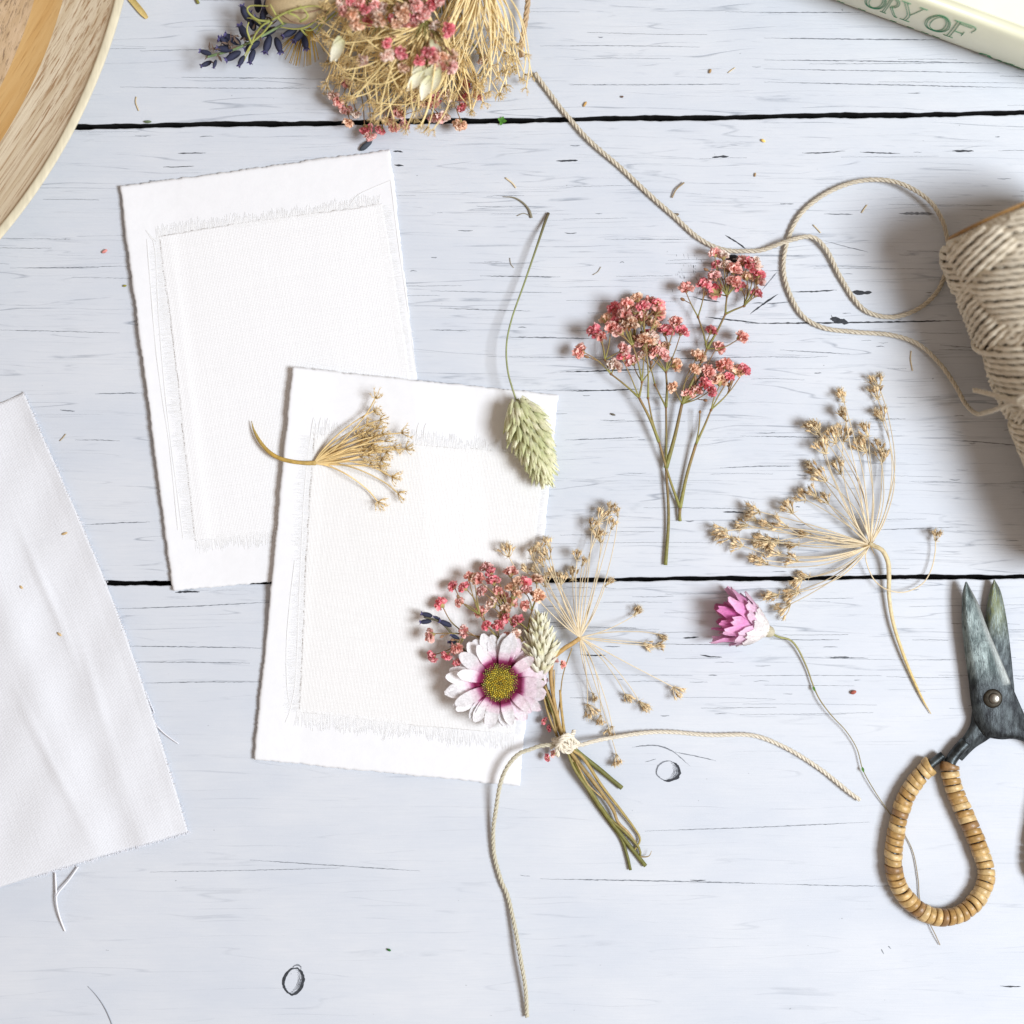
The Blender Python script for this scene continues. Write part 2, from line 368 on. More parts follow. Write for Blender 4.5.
for x0, y0, x1, y1, w, g in [
    (556, 161, 578, 160.5, 3, 0), (712, 157.5, 729, 156.5, 2.6, 0), (178, 153.5, 206, 153, 1.4, 0), (163, 167, 194, 166, 1.2, 0), (393, 151.5, 403, 152, 2, 0),
    (394, 165, 404, 166, 2.6, 0), (899, 213.5, 935, 214, 3.6, 1), (852, 292, 872, 292.5, 5, 0), (825, 241, 868, 252, 1, 1), (791, 292, 837, 290, 1.6, 0),
    (745, 323.5, 962, 320.5, 1.9, 0), (952, 151, 974, 151, 2.2, 0), (860, 152, 900, 153.5, 1.4, 0), (802, 153, 845, 151, 1.2, 0), (824, 214, 853, 214.5, 1.5, 1),
    (480, 276, 560, 277, 1.2, 1), (440, 308, 530, 311, 1, 1), (505, 337, 600, 339, 1.6, 1), (560, 372, 650, 369, 1.5, 0), (565, 391, 640, 389, 1.4, 0),
    (580, 360, 800, 356, .8, 1), (720, 468, 800, 466, 1.2, 1), (740, 436, 880, 438, 1, 1), (565, 440, 640, 437, 1, 1), (830, 658, 850, 657.5, 2.4, 0),
    (825, 657, 868, 658, 1, 1), (723, 640, 736, 639, 2.2, 0), (700, 655, 722, 657, 1.6, 0), (723, 512, 745, 513, 1.8, 0), (580, 654.5, 606, 655, 1.6, 0),
    (683, 638, 699, 637, 2, 0), (112, 609, 270, 602, 1, 1), (120, 646, 262, 648, 1, 1), (145, 683, 262, 682, .9, 1), (135, 662, 250, 663, .9, 1), (175, 592.6, 200, 592, 2.4, 0),
    (60, 410, 75, 411, 1.4, 1), (95, 394, 142, 393, 1.2, 1), (85, 525, 150, 522, 1, 1), (75, 440, 120, 441, .8, 1), (0, 330, 120, 333, .8, 1), (10, 268, 130, 266, .8, 1),
    (250, 860, 420, 871, .9, 1), (150, 872, 340, 868, .7, 1), (540, 879, 780, 884, 1.2, 1), (780, 884, 900, 886, .8, 1), (645, 831, 870, 822, .9, 1), (690, 880, 706, 880, 1.2, 0),
    (1000, 986, 1021, 986.5, 1.8, 0), (881, 949, 884, 954, 2.4, 1), (888, 946, 891, 949, 1.6, 1), (520, 875, 530, 876, .7, 1), (760, 13, 860, 12.5, 1, 1), (764, 38, 950, 40, 1.3, 1),
    (764, 60, 1000, 63.5, 1.2, 1), (764, 69, 1000, 73, .8, 1), (764, 82, 1024, 88, 1, 1), (330, 88, 120, 87, .7, 1), (570, 85, 740, 84, .8, 1), (540, 46, 700, 47, .7, 1), (140, 51, 230, 50, .6, 1),
    (870, 530, 960, 527, .9, 1), (940, 345, 1010, 349, .8, 1), (600, 420, 625, 420, .6, 1), (780, 350, 850, 354, .8, 1), (950, 440, 1024, 446, 1, 1), (430, 330, 470, 331, .8, 1)]:
    m_ = ((x0+x1)/2, (y0+y1)/2+R.uniform(-.8, .8)); sliver([(x0, y0), m_, (x1, y1)], w, bool(g))
for _ in range(480):    # short weathered checks, mostly in the middle plank
    x = R.uniform(-100, 1100); y = R.choice((R.uniform(130, 575), R.uniform(130, 575), R.uniform(-100, 110), R.uniform(585, 720)))
    l = R.choice((R.uniform(4, 16), R.uniform(15, 80), R.uniform(40, 150))); sl = R.uniform(-.02, .02)
    if (x > 480 or y < 300) and not (y > 600 and x < 500) and not (y < 110 and R.random() < .6): sliver([(x, y), (x+l/2, y+R.uniform(-.8, .8)+sl*l/2), (x+l, y+sl*l)], R.uniform(.22, .6) if l > 16 else R.uniform(.4, 1.2), R.random() < .9)
# knots
def ringk(cx, cy, rx, ry, a0, a1, w, g=False, rot=0):
    pts = []
    for i in range(15):
        a = math.radians(a0+(a1-a0)*i/14); x, y = rx*math.cos(a)*R.uniform(.95, 1.05), ry*math.sin(a)*R.uniform(.95, 1.05)
        pts.append((cx+x*math.cos(rot)-y*math.sin(rot), cy+x*math.sin(rot)+y*math.cos(rot)))
    P = spl([(x, y, 0) for x, y in pts], 1.5); n = len(P); V = []; F = []; zc[0] = (zc[0]+1) % 40; z = .06+.004*zc[0]
    for i, p in enumerate(P):
        d = Vector((p[0]-cx, p[1]-cy)); d.normalize(); t = i/(n-1); h = max(.2, w*.5*math.sin(math.pi*min(1, max(0, t)))*R.uniform(.75, 1.2))
        V += [(p[0]+d.x*h-512, 512-p[1]-d.y*h, z), (p[0]-d.x*h-512, 512-p[1]+d.y*h, z)]
    for i in range(n-1): F.append((2*i, 2*i+1, 2*i+3, 2*i+2))
    (crg if g else cr)[which(cy, cx)].add(V, F)
ringk(668, 771, 11, 9.5, -75, 125, 4.6); ringk(668, 771, 11.5, 9.7, 100, 300, 1.8, True); ringk(669, 771, 8.5, 7.5, -60, 70, 1.6, True)
ringk(293, 981, 9.5, 13.5, -100, 110, 4.2, False, .25); ringk(293, 981, 9, 13, 60, 290, 3.0, False, .25); ringk(297, 968, 4, 3, 150, 400, 1.6, True)
for k_ in range(4): ringk(668, 771, 9.5-k_*1.3, 8.3-k_*1.2, -70+k_*12, 100-k_*15, .8, True); ringk(293, 981, 8.2-k_*1.1, 12-k_*1.5, -90+k_*15, 100-k_*15, .8, True, .25)
sliver([(632, 747), (655, 745.5), (672, 751), (690, 766)], 1.7, True); sliver([(675, 752), (700, 757), (716, 761)], 1.1, True); sliver([(645, 762), (656, 759)], .8, True)
for _ in range(46):
    a = R.gauss(0, 1); x = 688+a*9; y = 272+R.gauss(0, 12); l = R.uniform(1, 4); sliver([(x, y), (x+l*.3, y+l)], R.uniform(1, 2.6), R.random() < .3)
for r_ in (4, 2.4, 1.0): ringk(733, 259, r_+1.5, r_*.7+.6, 0, 360, 3.6)
sliver([(725, 235), (738, 243), (747, 250)], 2.2); sliver([(693, 297), (705, 300), (720, 302)], 1.6); sliver([(705, 317), (740, 321), (762, 323.5)], 1.6)
sliver([(750, 314), (762, 305), (778, 294)], 2.4); sliver([(762, 290), (772, 278), (777, 272)], 1.8, True); sliver([(767, 304), (778, 303), (790, 302)], 1.3, True)
for w_ in (7, 5, 3): sliver([(830, 320-w_*.2), (839, 319+w_*.25), (849, 323)], w_, False)
sliver([(831, 315), (834, 321)], 3)
for i in range(3):
    if cr[i].v: part('crack', cr[i], M['crack'], top, None, 'stuff', False)
    if crg[i].v: part('grain', crg[i], M['crackgrey'], top, None, 'stuff', False)

# ------------------------------------------------------------------ flat sheets (cards, cloths)
def sheet(TL, TR, BR, BL, zf, th, nu, nv, jag=0.0, feather=0.0, side_z=None, seed=1, wav=0):
    rr = random.Random(seed); mb = MB(); V = []
    ph = [rr.uniform(0, 6) for _ in range(12)]
    def jg(t, k):
        s = sum(math.sin(t*f+ph[(k+i) % 12])*a for i, (f, a) in enumerate(((9, .5), (23, .45), (51, .35), (97, .3))))
        return jag*(s*.55+rr.uniform(-.55, .55))
    jt = [[jg(i/nu, 0) for i in range(nu+1)], [jg(i/nu, 3) for i in range(nu+1)], [jg(j/nv, 6) for j in range(nv+1)], [jg(j/nv, 9) for j in range(nv+1)]]
    TL, TR, BR, BL = [np.array(p, float) for p in (TL, TR, BR, BL)]
    up = (TL-BL)/np.linalg.norm(TL-BL); rt = (TR-TL)/np.linalg.norm(TR-TL)
    lays = []
    for lay in (0, 1):
        G = []
        for j in range(nv+1):
            v = j/nv; v = .5-.5*math.cos(math.pi*v) if False else v
            for i in range(nu+1):
                u = i/nu; p = (TL*(1-u)+TR*u)*(1-v)+(BL*(1-u)+BR*u)*v
                f = 1.0
                p = p+up*jt[0][i]*max(0, 1-v*nv/1.5)-up*jt[1][i]*max(0, 1-(1-v)*nv/1.5)
                p = p-rt*jt[2][j]*max(0, 1-u*nu/1.5)+rt*jt[3][j]*max(0, 1-(1-u)*nu/1.5)
                if seed == 30: p = p+rt*9*math.sin(math.pi*v)*u**3
                if wav: p = p+rt*math.sin(v*5+seed)*wav+up*math.sin(u*6+seed)*wav
                edge = i in (0, nu) or j in (0, nv)
                z = zf(u, v, p[0], p[1]); t_ = th*(1-feather) if edge else th
                zz = z+(th*.5+t_*.5 if lay == 0 else th*.5-t_*.5)
                G.append(W(p[0], p[1], zz) if False else Vector((p[0]-512, 512-p[1], zz)))
        lays.append(G)
    n = (nu+1)*(nv+1); F = []
    for j in range(nv):
        for i in range(nu):
            a = j*(nu+1)+i; F.append((a, a+nu+1, a+nu+2, a+1)); F.append((n+a, n+a+1, n+a+nu+2, n+a+nu+1))
    ring = [i for i in range(nu+1)]+[j*(nu+1)+nu for j in range(1, nv+1)]+[nv*(nu+1)+i for i in range(nu-1, -1, -1)]+[j*(nu+1) for j in range(nv-1, 0, -1)]
    for k in range(len(ring)):
        a, b = ring[k], ring[(k+1) % len(ring)]; F.append((a, b, n+b, n+a))
    mb.add(lays[0]+lays[1], F); mb.flat = len(ring); return mb
def surface(mb, ntop):
    bins = {}
    for p in mb.v[:ntop]: bins.setdefault((int((p[0]+512)//4), int((512-p[1])//4)), []).append((p[0]+512, 512-p[1], p[2]))
    def h(x, y):
        i, j = int(x//4), int(y//4); sw = sz_ = 0.0
        for a in (-1, 0, 1):
            for b in (-1, 0, 1):
                for q in bins.get((i+a, j+b), ()):
                    d = (q[0]-x)**2+(q[1]-y)**2
                    if d < 14: w = 1/(d+.15)**2; sw += w; sz_ += w*q[2]
        return sz_/sw if sw else 1.5
    return h
def c1z(u, v, x, y): return .6+4.2*max(0, 1-u*5)**1.5*(.4+.6*math.sin(v*2.6+.4))+.3*math.sin(u*4+v*3)+.3
def c1h(x, y): # card 1 top height by position
    u = ((x-120)-(y-187)*.13)/272; v = (y-187+(x-120)*.12)/405
    return c1z(min(1, max(0, u)), min(1, max(0, v)), x, y)+2.2
card1 = sheet((121, 187), (390, 150), (440, 566), (174, 591), c1z, 2.2, 120, 170, 1.1, .45, seed=3)
single('paper_card', card1, M['card'], 280, 370, 'white deckle edged paper card lying underneath, the upper left of the two cards', 'paper card', 'handmade paper cards')
c1h = surface(card1, 121*171)
def inside1(x, y): return x < 392+(y-150)*.118+2 and y < 591-(x-174)*.094 and y > 150
def c2z(u, v, x, y):
    base = .8+4.6*(1-max(0, min(1, (x-415-(y-400)*.1)/60)))*(1-max(0, min(1, (y-585)/60)))
    return base+3.2*max(0, 1-u*4)**1.4*max(0, 1-v*1.6)+1.8*max(0, 1-u*6)+.5*max(0, 1-(1-v)*8)+.5*math.sin(u*5)*math.sin(v*4)+.5
def c2h(x, y):
    u = ((x-294)+(y-367)*.1)/266; v = (y-367-(x-294)*.1)/391
    return c2z(min(1, max(0, u)), min(1, max(0, v)), x, y)+2.4
card2 = sheet((294, 368), (558.5, 395), (520, 785.5), (254.5, 759), c2z, 2.4, 120, 170, 1.0, .45, seed=8)
single('paper_card', card2, M['card'], 405, 575, 'white deckle edged paper card lying on top, with the flowers on it', 'paper card', 'handmade paper cards')

c2h = surface(card2, 121*171)
def ribbon(mb, pts, w, h):
    P, T, N, B = frames(pts); n = len(P); V = []; F = []
    w = np.interp(np.linspace(0, 1, n), np.linspace(0, 1, len(w)), w) if not isinstance(w, float) else np.full(n, w)
    for i in range(n):
        sd = np.cross((0, 0, 1.0), T[i]); sd /= np.linalg.norm(sd)+1e-9
        V += [P[i]-sd*w[i], P[i]-sd*w[i]*.7+(0, 0, h), P[i]+sd*w[i]*.7+(0, 0, h), P[i]+sd*w[i]]
    for i in range(n-1):
        for j in range(4): F.append((4*i+j, 4*i+4+j, 4*i+4+(j+1) % 4, 4*i+(j+1) % 4))
    F += [(0, 1, 2, 3), (4*n-1, 4*n-2, 4*n-3, 4*n-4)]
    mb.add([tuple(q) for q in V], F)
def fringe(mb, a, b, out, n, l0, l1, hf, r=.33, lean=.35, cluster=True):
    """dense soft pulled threads, slightly flattened, in little drifting locks"""
    a, b, out = Vector(a), Vector(b), Vector(out).normalized(); d = (b-a).normalized(); k = 0; kl = 1
    n = int(n*3.2)
    for i in range(n):
        t = (i+R.uniform(-.5, .5))/n
        k = .93*k+R.gauss(0, lean*.16); kl = .93*kl+.07+R.gauss(0, .05)
        l = R.uniform(l0, l1)*max(.35, kl); p = a+(b-a)*t; dd = out+d*(k+R.gauss(0, lean*.12)); cv = R.gauss(0, .5)
        pts = []
        for s in (0, .35, .7, 1):
            q = p+dd*l*s+d*cv*s*s-out*2.5*(1-s); h = hf(q.x, q.y)
            pts.append(Vector((q.x-512, 512-q.y, h+.02+R.uniform(0, .16))))
        ribbon(mb, pts, [r, r, r*.9, r*.5], .14)
def threadline(mb, pts, hf, r=.4, lift=.6):
    P = spl([(x, y, 0) for x, y in pts], 4); mb.append(MB()); ribbon(mb[-1], [Vector((p[0]-512, 512-p[1], hf(p[0], p[1])+lift*.16+.08+.08*math.sin(i*.5))) for i, p in enumerate(P)], r*1.2, .16)
def cl1z(u, v, x, y):
    return c1h(x, y)+.10+.3*max(0, math.sin(u*9+v*3))*math.sin(math.pi*u)+.25*max(0, math.sin(v*7-u*4))*math.sin(math.pi*v)*math.sin(math.pi*u)+.45*max(0, 1-abs(u-.045)*30)
cloth1 = sheet((160, 236), (383, 203), (431, 521), (196, 540), cl1z, .12, 110, 150, .9, 0, seed=12, wav=.8)
cl = single('linen_cloth', cloth1, M['linen_a'], 290, 380, 'white frayed linen rectangle on the upper left paper card', 'cloth', 'frayed linen pieces on the cards')
fr = MB()
fringe(fr, (158, 238), (380, 205), (-.10, -1), 170, 6, 12, c1h); fringe(fr, (160, 238), (196, 540), (-1, .1), 150, 5, 12, c1h, .3, .2)
fringe(fr, (196, 538), (272, 533), (.05, 1), 60, 7, 14, c1h, .36); fringe(fr, (378, 206), (404, 372), (1, -.08), 120, 5, 16, c1h, .28, .2)
part('fringe', fr, M['thread'], cl, None, 'stuff', False)
fl = []
threadline(fl, [(148, 240), (152, 290), (157, 348), (163, 395), (171, 450), (179, 530)], c1h, .55, 1.0)
threadline(fl, [(150, 236), (156, 250), (160, 320), (168, 410), (184, 538)], c1h, .5, .8); threadline(fl, [(147, 231), (153, 238), (158, 242)], c1h, .6, 1.4)
threadline(fl, [(350, 206), (358, 196), (372, 189), (391, 181)], c1h, .5, 1.6); threadline(fl, [(391, 181), (398, 240), (408, 310), (416, 372)], c1h, .4, .8)
for q in fl: part('loose_thread', q, M['thread'], cl, smooth=False)
def cl2z(u, v, x, y):
    return c2h(x, y)+.12+.35*max(0, math.sin(u*8-v*4))*math.sin(math.pi*u)+.35*max(0, math.sin(v*6+u*3))*math.sin(math.pi*v)*math.sin(math.pi*u)
cloth2 = sheet((314, 434), (545, 456), (514, 735), (299, 712), cl2z, .12, 110, 150, .9, 0, seed=21, wav=.6)
cl = single('linen_cloth', cloth2, M['linen_b'], 410, 590, 'ivory frayed linen rectangle on the lower paper card, under the posy', 'cloth', 'frayed linen pieces on the cards')
fr = MB()
fringe(fr, (312, 436), (545, 458), (.05, -1), 190, 7, 15, c2h); fringe(fr, (313, 436), (298, 712), (-1, -.05), 170, 5, 14, c2h, .3, .25)
fringe(fr, (298, 711), (514, 734), (-.05, 1), 190, 8, 16, c2h, .36); fringe(fr, (545, 458), (516, 734), (1, .05), 110, 2, 6, c2h, .28, .2)
part('fringe', fr, M['thread'], cl, None, 'stuff', False)
fl = []
threadline(fl, [(315, 419), (310, 450), (305, 500), (302, 560), (299, 620), (296, 680), (291, 708), (286, 722)], c2h, .5, .9)
threadline(fl, [(296, 560), (290, 610), (287, 650), (288, 690), (292, 708)], c2h, .45, .9)
for x in (315, 322, 329, 420, 427): threadline(fl, [(x, 418+(x-315)*.05), (x-2, 428), (x-3, 440)], c2h, .45, 1.2)
for q in fl: part('loose_thread', q, M['thread'], cl, smooth=False)
# cotton scrap at the left
def sz(u, v, x, y):
    s = (x*.94-y*.34)                # across the strip
    return .8+2.2*math.exp(-((s+ 205-v*10)/17)**2)+1.6*math.exp(-((s+150)/12)**2)*v+1.1*math.sin(s*.06+v*3)+1.1+.7*math.sin(v*13+u*5)*.5+1.2*max(0, 1-(1-u)*25)+.4*math.sin(x*.11+y*.05)+1.5*math.exp(-((x-.42*(y-560)-34)/5)**2)*math.exp(-((y-590)/55)**2)+1.3*math.exp(-((x-.5*(y-700)-22)/6)**2)*math.exp(-((y-760)/60)**2)+.9*math.exp(-((x-.3*(y-620)-75)/5)**2)*math.exp(-((y-690)/50)**2)+.6*math.sin(y*.045+x*.02)
scrap = sheet((-230, 500), (25, 391), (189, 830), (-90, 915), sz, .8, 130, 160, .5, 0, seed=30, wav=1.2)
sc = single('cotton_scrap', scrap, M['linen_c'], 60, 680, 'plain white cotton fabric offcut at the left edge, with loose threads', 'cloth')
fl = []
def lt(pts, r=.7): fl.append(MB()); tube(fl[-1], spl([(x-512, 512-y, z) for x, y, z in pts], 2), r, (1, 1, 1), 5)
lt([(150, 716, 3), (161, 729, 4), (170, 737, 3), (179, 743.5, 2)], .6); lt([(56, 872, 3), (57, 888, 4), (58, 903, 5), (61, 917, 4), (65.5, 931, 1.5)], 1.0)
lt([(79, 866, 3), (70, 879, 4), (60, 891, 5), (57, 897, 5)], .9); lt([(146, 690, 3), (151, 703, 3), (155, 713, 2)], .5); lt([(122, 634, 3), (127, 640, 3), (126, 632, 2)], .5)
for q in fl: part('loose_thread', q, M['threadblue'], sc)

fr = MB()
def sh(x, y): return 1.2
n_ = 131; rim = [scrap.v[j*n_+130] for j in range(161)]; bot = [scrap.v[160*n_+i] for i in range(60, 131)]
for line, out in ((rim, (1, .25)), (bot, (.2, -1))):
    for _ in range(260):
        p = Vector(R.choice(line)); d = Vector((out[0]+R.gauss(0, .6), out[1]+R.gauss(0, .6), R.uniform(-.1, .3))).normalized(); l = R.uniform(.8, 3.2)
        tube(fr, [p-d*1.0, p+d*l*.6, p+d*l+Vector((R.uniform(-.5, .5), R.uniform(-.5, .5), 0))], .22, (1, 1, 1), 4)
part('fringe', fr, M['threadblue'], sc, None, 'stuff')
# ------------------------------------------------------------------ wooden bowl
bw = empty('wooden_bowl', -200, 0, 'large pale wooden bowl with a cream rim, cut off by the upper left corner', 'bowl')
C0 = Vector(((-446-512)*.974, (512+143)*.974, 0)); K = .974
def lathe(prof, n=300):
    mb = MB(); V = []; F = []
    for r, z in prof:
        for j in range(n): a = 2*math.pi*j/n; V.append((C0.x+r*math.cos(a), C0.y+r*math.sin(a), z))
    for i in range(len(prof)-1):
        for j in range(n): F.append((i*n+j, i*n+(j+1) % n, (i+1)*n+(j+1) % n, (i+1)*n+j))
    mb.add(V, F); return mb
Ro = 588*K
part('rim', lathe([(Ro-1.5, 47), (Ro-.3, 49), (Ro-.6, 50.5), (Ro-2, 51.2), (Ro-7, 51.2), (Ro-8.6, 50.6), (Ro-9.2, 49), (Ro-9.4, 46)]), M['bowl_rim'], bw)
part('inner_wall', lathe([(Ro-9.3, 48), (Ro-30, 37), (Ro-50, 28), (Ro-66, 22.2)]), M['bowl_wall'], bw)
part('inner_band', lathe([(Ro-66, 22.2), (Ro-70, 20.5), (Ro-85, 16), (Ro-96, 13.5)]), M['bowl_band'], bw)
part('bowl_floor', lathe([(Ro-96, 13.5), (Ro-120, 11), (Ro-200, 9), (2, 8.5)]), M['bowl_floor'], bw)
part('outer_wall', lathe([(Ro-1.6, 47.4), (Ro-45, 25), (Ro-85, 8), (Ro-110, 1), (Ro-130, .2), (2, .2)]), M['bowl_wall'], bw)

# ------------------------------------------------------------------ book
bk = empty('book', 1000, 0, 'thick cream book with green spine lettering at the upper right corner', 'book')
P0 = Vector((836-512, 512, 0)); e1 = Vector((188, -69, 0)).normalized(); nn = Vector((-e1.y*-1, 0, 0)); nn = Vector((e1.y, -e1.x, 0))
if nn.y > 0: nn = -nn
HB = 92.0
def bulge(v): t = v/HB; return 7*math.sin(math.pi*min(1, max(0, t)))**.7-3
def bp(u, v, o=0): return P0+e1*u+nn*(bulge(v)+o+3)+Vector((0, 0, v))
def loft(prof, u0, u1, col=(1, 1, 1)):
    mb = MB(); V = []; F = []
    for u in (u0, u1): V += [P0+e1*u+nn*a+Vector((0, 0, z)) for a, z in prof]
    n = len(prof)
    for i in range(n-1): F.append((i, i+1, n+i+1, n+i))
    F.append(tuple(range(n))[::-1]); F.append(tuple(range(n, 2*n))); mb.add(V, F); return mb
sp_prof = [(bulge(v)+3, v) for v in np.linspace(0.5, HB-4, 22)]
prof = [(-6, .3)]+sp_prof+[(.8, HB-2.5), (-1.5, HB-1), (-9, HB-.2)]+[(-9, HB-4), (-8.5, 5), (-9, 1)]
part('spine', loft(prof, -330, 330), M['book_spine'], bk)
cov = loft([(-9.2, HB-3.6), (-9.2, HB-.2), (-12, HB), (-420, HB), (-420, HB-3.6)], -330, 330); part('front_cover', cov, M['book'], bk, smooth=False)
part('back_cover', loft([(-9.2, 0.2), (-9.2, 3.6), (-420, 3.6), (-420, .2)], -330, 330), M['book'], bk, smooth=False)
part('page_block', loft([(-9.6, 4), (-9.6, HB-4), (-412, HB-4), (-412, 4)], -322, 322), M['pages'], bk, smooth=False)
ink = MB()
def st(pts, w=.42, closed=False):
    if len(pts) == 2: pts = [(pts[0][0]+(pts[1][0]-pts[0][0])*i/10, pts[0][1]+(pts[1][1]-pts[0][1])*i/10) for i in range(11)]
    P = [bp(u, v, .25) for u, v in pts]
    if closed: P.append(P[0])
    tube(ink, spl(P, 1.5) if len(P) > 2 else P, w, (1, 1, 1), 4)
def px2u(x, v):   # photo column -> distance along the spine at height v
    k = 1-v/H; tx = (x-512)*k; return (tx-P0.x-nn.x*(bulge(v)+3))/e1.x
def box(x0, x1, v0, v1):
    u0, u1 = px2u(x0, (v0+v1)/2), px2u(x1, (v0+v1)/2)
    return lambda a, b: (u0+(u1-u0)*a, v0+(v1-v0)*b)
def ell(f, cx, cy, rx, ry, a0=0, a1=360, n=24, w=.42):
    st([f(cx+rx*math.cos(math.radians(a0+(a1-a0)*i/n)), cy+ry*math.sin(math.radians(a0+(a1-a0)*i/n))) for i in range(n+1)], w)
V0, V1 = 37, 80
for x0, x1 in ((866, 885), (926, 949)):
    f = box(x0, x1, V0, V1); ell(f, .5, .5, .5, .5); ell(f, .5, .5, .42, .47); ell(f, .52, .5, .30, .42, w=.4)
f = box(885, 899, V0, V1)
for a in (.1, .24): st([f(a, 0), f(a, 1)])
st([f(-.05, 0), f(.4, 0)]); st([f(-.05, 1), f(.5, 1)]); ell(f, .4, .76, .42, .24, -90, 90, 12); ell(f, .4, .76, .28, .17, -90, 90, 12, .4); st([f(.35, .52), f(.95, 0), f(1.2, .0)]); st([f(.5, .52), f(1.08, 0)])
f = box(899, 920, V0, V1)
st([f(.0, 1), f(.42, .45), f(.42, 0)]); st([f(.14, 1), f(.54, .45), f(.54, 0)]); st([f(.92, 1), f(.54, .45)]); st([f(-.12, 1), f(.3, 1)]); st([f(.72, 1), f(1.1, 1)]); st([f(.25, 0), f(.72, 0)])
f = box(950, 969, V0, V1)
for a in (.1, .24): st([f(a, 0), f(a, 1)])
st([f(-.08, 0), f(.42, 0)]); st([f(-.08, 1), f(1, 1), f(1.0, .72)]); st([f(.24, .5), f(.68, .5)]); st([f(.68, .62), f(.68, .36)]); st([f(.24, .93), f(.9, .93)], .4)
# lower line: only the tops of the small letters show above the rounded edge
for x in (837, 841, 858, 862, 890, 893, 907, 910, 921, 925, 932, 936):
    f = box(x, x+3, 3, 12); st([f(0, .5), f(.2, 1), f(1, 1)], .3)
f = box(980, 993, 2, 17); ell(f, .5, .4, .5, .6, 60, 260, 14, .55); st([f(.6, .35), f(1, .35)], .6)
for x, k in ((997, 0), (1004, 0), (1009, 1), (1015, 0), (1021, 0)):
    f = box(x, x+4.5, 0, 11 if not k else 17); ell(f, .4, .4, .4, .5, 20, 330, 12, .45); st([f(.8, 0), f(.85, 1)], .45)
part('lettering', ink, M['ink'], bk)

# ------------------------------------------------------------------ spool of twine
TW = (.70, .63, .50)
RS = 74.0; ax = Vector((.385, -.923, 0)).normalized(); perp = Vector((.923, .385, 0)).normalized()
A0 = Vector((1000.5-512, 512-247, RS+4)) - ax*18
LEN = 340.0
spo = empty('twine_spool', 1060, 360, 'spool wound with natural beige twine lying on its side at the right edge', 'spool')
def cyl(rad, a0, a1, n=64, ends=True, mbx=None):
    mb = mbx or MB(); V = []; F = []
    prof = [(a0, rad-2), (a0+1.5, rad), (a1-1.5, rad), (a1, rad-2)]
    for a, r in prof:
        for j in range(n):
            t = 2*math.pi*j/n; V.append(A0+ax*a+perp*r*math.cos(t)+Vector((0, 0, r*math.sin(t))))
    for i in range(3):
        for j in range(n): F.append((i*n+j, i*n+(j+1) % n, (i+1)*n+(j+1) % n, (i+1)*n+j))
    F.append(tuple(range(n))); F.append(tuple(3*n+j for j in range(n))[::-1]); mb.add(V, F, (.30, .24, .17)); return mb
part('core', cyl(RS-14, -5, LEN+5), M['kraft'], spo)
part('end_disc', cyl(RS-9, -8, -4.5), M['kraft'], spo)
part('inner_windings', cyl(RS-9, 4, LEN-4), M['twine'], spo)  # same twine, tinted darker to paint in the shade between the turns
wind = MB(); NS = 23; al = math.radians(17.5); circ = 2*math.pi*RS
tanA = math.tan(al)
for dr in (1, -1):
    for k in range(NS):
        P = []; n = int(LEN/math.sin(al)/1.7)
        for i in range(n+1):
            a = LEN*i/n; th = dr*(a/tanA/RS)+2*math.pi*k/NS+(0.06 if dr > 0 else 0)
            f = math.sin(3*th+a*.02)*math.sin(a/LEN*math.pi*5.2+1.0+.6*math.sin(th))
            e = min(a, LEN-a); sh = -7*max(0, 1-e/16)**2
            up = RS+.2+dr*3.9*max(-1, min(1, 3.5*f))+sh+.3*math.sin(a*.05+k)
            if k == 5 and dr < 0: up = RS+6.2+sh
            aa = a+.7*math.sin(th*2+k*2.3)
            P.append(A0+ax*aa+perp*up*math.cos(th)+Vector((0, 0, up*math.sin(th))))
        c = R.uniform(.9, 1.08); tube(wind, P, 2.85, tuple(q*c for q in TW), 12, 3, .38, 2*math.pi/15/3*1.0)
for a_, r_ in ((-1.5, RS-9), (.5, RS-5.5), (3.5, RS-2.5), (-3, RS-13), (LEN+1, RS-6), (LEN-2, RS-3)):
    P = [A0+ax*(a_+.8*math.sin(3*t/10+a_))+perp*r_*math.cos(t/20)+Vector((0, 0, r_*math.sin(t/20))) for t in range(0, 127)]
    twine(wind, spl(P, 1.8), 2.7, TW, 15)
part('winding', wind, M['twine'], spo)
# loose end running over the table
tp = [(535, 73, 5), (548, 91, 4), (565, 113, 4), (590, 141, 5), (620, 167, 4), (650, 195, 4), (675, 217, 4), (700, 239, 4), (725, 250, 4), (750, 251, 5), (764, 249.5, 6), (791, 240, 11), (812, 237, 9),
      (826, 249, 6), (840, 276, 4), (855, 300, 4), (870, 313, 4), (894, 317, 4), (918, 309, 4), (936.5, 292.5, 4), (946, 272, 4), (950, 256, 4), (947.5, 240, 5), (942.5, 221, 9), (930.5, 202, 12), (909, 187, 12),
      (885, 180, 10), (855, 182, 7), (824.5, 194.5, 5), (800, 215, 4), (787, 243, 4), (783.7, 270, 4), (790, 294, 4), (803, 316, 4), (824.5, 328, 4), (855, 332, 4), (891, 335, 6), (918, 344, 8), (939.5, 363.5, 9), (955, 385, 12),
      (965, 403, 18), (976, 413.5, 46), (987, 412, 82), (998, 408.5, 108), (1012, 402, 134), (1026, 394, 151), (1050, 384, 163), (1075, 372, 160)]
mb = MB(); twine(mb, spl(PW(tp), 1.6), 2.2, TW); part('loose_twine', mb, M['twine'], spo)
mb = MB(); twine(mb, spl(PW([(974, 390, 72), (985, 392.5, 90), (998, 396, 112), (1012, 401, 136), (1026, 407, 152), (1050, 415, 161)]), 1.6), 2.4, TW); part('twine_end', mb, M['twine'], spo)

